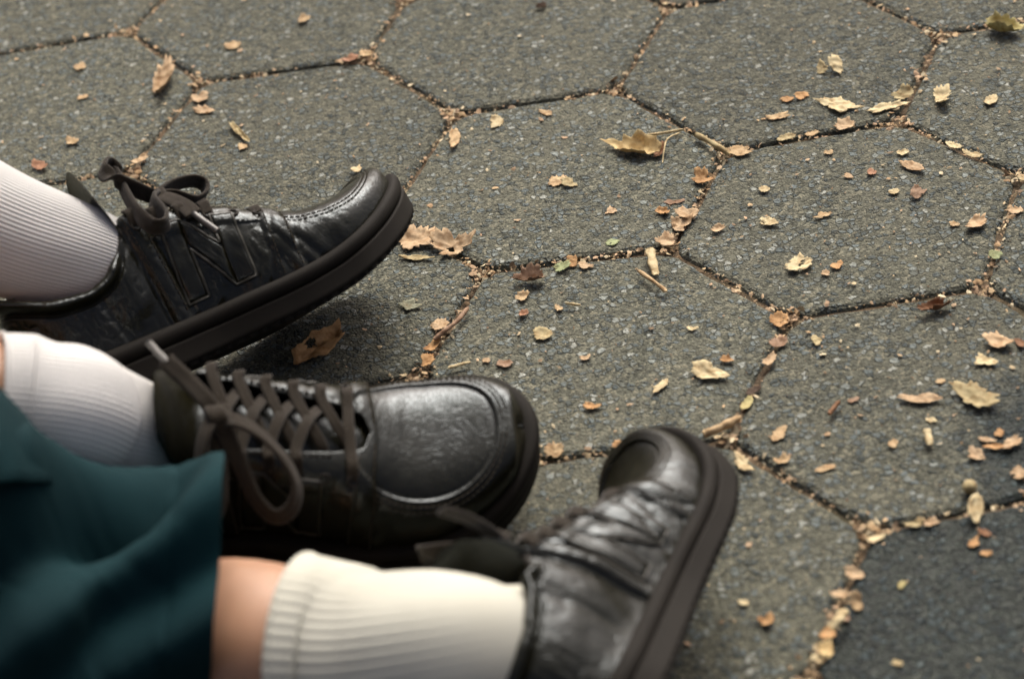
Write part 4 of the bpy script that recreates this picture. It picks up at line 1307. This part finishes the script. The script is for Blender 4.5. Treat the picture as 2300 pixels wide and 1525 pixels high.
def body(name, chains, label):
    """one continuous skinned mesh from chains of (point, radius); chains share points by identity of coordinates"""
    verts, edges, rads, idx = [], [], [], {}
    def vid(p, r):
        k = tuple(round(float(c), 5) for c in p)
        if k not in idx:
            idx[k] = len(verts); verts.append(k); rads.append(r)
        return idx[k]
    for ch in chains:
        ids = [vid(p, r) for p, r in ch]
        edges += list(zip(ids[:-1], ids[1:]))
    me = bpy.data.meshes.new(name)
    me.from_pydata(verts, edges, [])
    me.materials.append(M_SKIN)
    o = link(bpy.data.objects.new(name, me))
    md = o.modifiers.new('skin', 'SKIN'); md.use_smooth_shade = True
    for v_, r in zip(me.skin_vertices[0].data, rads):
        v_.radius = (r, r)
    me.skin_vertices[0].data[0].use_root = True
    sb = o.modifiers.new('smooth', 'SUBSURF'); sb.levels = 2; sb.render_levels = 2
    tag(o, label, 'person', 'people sitting with outstretched legs')
    return o

def mids(P, rad):
    out = []
    for p, r in zip(P, rad): out.append((p, r))
    return out

# the person whose two legs wear white socks
a1 = [local(POSE_BACK, SC_BACK, (.150, 0, .050)), local(POSE_BACK, SC_BACK, (.105, 0, .064)), local(POSE_BACK, SC_BACK, (.062, 0, .094)), at(0, 522, 1.43), at(-200, 425, 1.435), at(-420, 320, 1.44)]
ra1 = [.014, .024, .0330, .0372, .041, .046]
a2 = [local(POSE_MID, SC_MID, (.145, 0, .045)), local(POSE_MID, SC_MID, (.095, 0, .058)), local(POSE_MID, SC_MID, (.034, 0, .096)), at(150, 932, 1.255), at(60, 922, 1.25), at(-8, 915, 1.245)]
ra2 = [.012, .022, .0345, .0365, .0375, .0385]
hipA = np.array([-1.12, 1.16, .16])
knee1, knee2 = at(-1000, 20, 1.50), at(-900, 640, 1.30)
ch1 = mids(a1, [r * .86 for r in ra1]) + [(at(-700, 170, 1.46), .054), (knee1, .055), ((knee1 + hipA) / 2 + np.array([0, .04, .05]), .066), (hipA + np.array([0, .09, 0]), .085), (hipA, .10)]
ch2 = mids(a2, [r * .90 for r in ra2]) + [(at(-150, 885, 1.245), .042), (at(-400, 820, 1.255), .052), (knee2, .055), ((knee2 + hipA) / 2 + np.array([0, -.04, .05]), .066), (hipA + np.array([0, -.09, 0]), .085), (hipA, .10)]
pa = body('person', [ch1[::-1], ch2[::-1]], 'person with both legs stretched out in white ribbed socks, farther from the camera')
sock(pa, a1, ra1, M_SOCK_W, 84, .0008, (.03, .05), [], 2.0)
sock(pa, a2, ra2, M_SOCK_W, 76, .0007, (.03, .05), [(.122, .006, .0022, .010), (.150, .007, .0018, -.004), (.172, .006, .0012, .006)], 5.0)

# the person in teal trousers nearest the camera
b1 = [local(POSE_FRONT, SC_FRONT, (.150, 0, .050)), local(POSE_FRONT, SC_FRONT, (.105, .004, .064)), local(POSE_FRONT, SC_FRONT, (.060, .010, .092)), gp(1030, 1466, .092), gp(850, 1492, .082), gp(770, 1488, .0775), gp(688, 1484, .0765)]
rb1 = [.010, .017, .0260, .0395, .0445, .0485, .0518]
kneeB = gp(-300, 1400, .112)
hipB = np.array([-.95, .93, .14])
chb = mids(b1, [r * .78 for r in rb1[:-1]] + [rb1[-1] * .93]) + [(gp(480, 1475, .062), .0560), (gp(250, 1500, .062), .044), (kneeB, .050), ((kneeB + hipB) / 2 + np.array([0, 0, .03]), .07), (hipB, .10), (hipB + np.array([-.02, -.16, 0]), .09)]
pb = body('person', [chb[::-1]], 'person nearest the camera in teal trousers with a cream ribbed sock and bare calf')
sock(pb, b1, rb1, M_SOCK_C, 54, .00045, (.10, .15), [], 9.0, nang=540)

def trousers(parent):
    P = [gp(474, 1385, .072), gp(345, 1385, .077), gp(200, 1386, .083), gp(60, 1394, .090), gp(-100, 1395, .099), gp(-300, 1350, .118), gp(-700, 1250, .14), hipB]
    rad = [.0825, .084, .088, .093, .097, .10, .11, .13]
    Pc = catmull(P, 26); rc = catmull(np.c_[rad, rad, rad], 26)[:, 0]
    s = np.r_[0, np.cumsum(np.linalg.norm(np.diff(Pc, axis=0), axis=1))]
    T, N, B = frames(Pc)
    nang = 220
    th = np.linspace(0, 2 * math.pi, nang, endpoint=False)
    # angle from the top towards the camera
    V = []
    for i in range(len(Pc)):
        sgn = 1.0 if B[i][1] < 0 else -1.0
        d = N[i][None] * np.cos(th)[:, None] + sgn * B[i][None] * np.sin(th)[:, None]
        q = s[i]
        def g(c, w): 
            x = (np.mod(th - c + math.pi, 2 * math.pi) - math.pi) / w
            return np.exp(-x * x)
        r = np.full(nang, rc[i])
        # a ridge that starts at the top of the hem and runs back down the near side, with a valley above it
        k1 = .12 + q * 9.5
        r += (.0120 * g(k1, .30) - .0360 * g(k1 - .62, .40) * sstep(.004, .035, q) + .0060 * g(k1 - 1.15, .3) * sstep(.02, .06, q)) * (1 - sstep(.16, .30, q))
        k2 = .85 + q * 7.5
        r += (.0085 * g(k2, .24) - .0120 * g(k2 - .40, .24) - .0090 * g(k2 + .45, .28)) * (1 - sstep(.18, .34, q))
        k3 = 1.75 + q * 5.0
        r += (.0060 * g(k3, .25) - .0060 * g(k3 + .42, .22)) * (1 - sstep(.2, .4, q))
        r += .0160 * g(-.1, .8) * sstep(.045, .17, q)
        r -= .024 * math.exp(-((q - .050) / .028) ** 2) * g(0, 1.0)
        r += .0045 * vnoise(np.c_[np.full(nang, q * 11), np.cos(th) * 1.6 + q * 5, np.sin(th) * 1.6])
        r = r - .004 * g(math.pi, .8)
        r = r - .0011 * math.exp(-((q - .021) / .0028) ** 2) + .0011 * vnoise(np.c_[np.full(nang, q * 60), th * 9 + q * 90, np.full(nang, 2.2)]) * sstep(.0, .03, q)
        V.append(Pc[i] + d * r[:, None] - T[i][None] * 0 + np.outer(np.cos(th), T[i]) * -.007 * (1 - sstep(0, .06, q)) * -1 * -1)
        f = grid_faces(len(V), nang, True)
    o = mesh_obj('trousers', np.vstack(V), f, M_CLOTH, parent)
    md = o.modifiers.new('thickness', 'SOLIDIFY'); md.thickness = .0012; md.offset = 0
    dv, df = [], []                                       # the row of stitches that holds the hem
    row = int(np.argmin(np.abs(s - .021)))
    for k in range(0, nang, 2):
        a, b_ = V[row][k], V[row][(k + 1) % nang]
        c = (V[row] .mean(0)); n_ = unit(a - c); d = unit(b_ - a) ; w = np.cross(d, n_) * .0005
        base = len(dv)
        for p in (a, b_): dv.extend([p - w, p + w, p + n_ * .0011])
        df.extend([(base, base + 3, base + 5, base + 2), (base + 1, base + 2, base + 5, base + 4), (base, base + 2, base + 1), (base + 3, base + 4, base + 5)])
    st_ = mesh_obj('hem_stitching', dv, df, M_CLOTH, o, smooth=False)
    st_['kind'] = 'stuff'
    return o
trousers(pb)
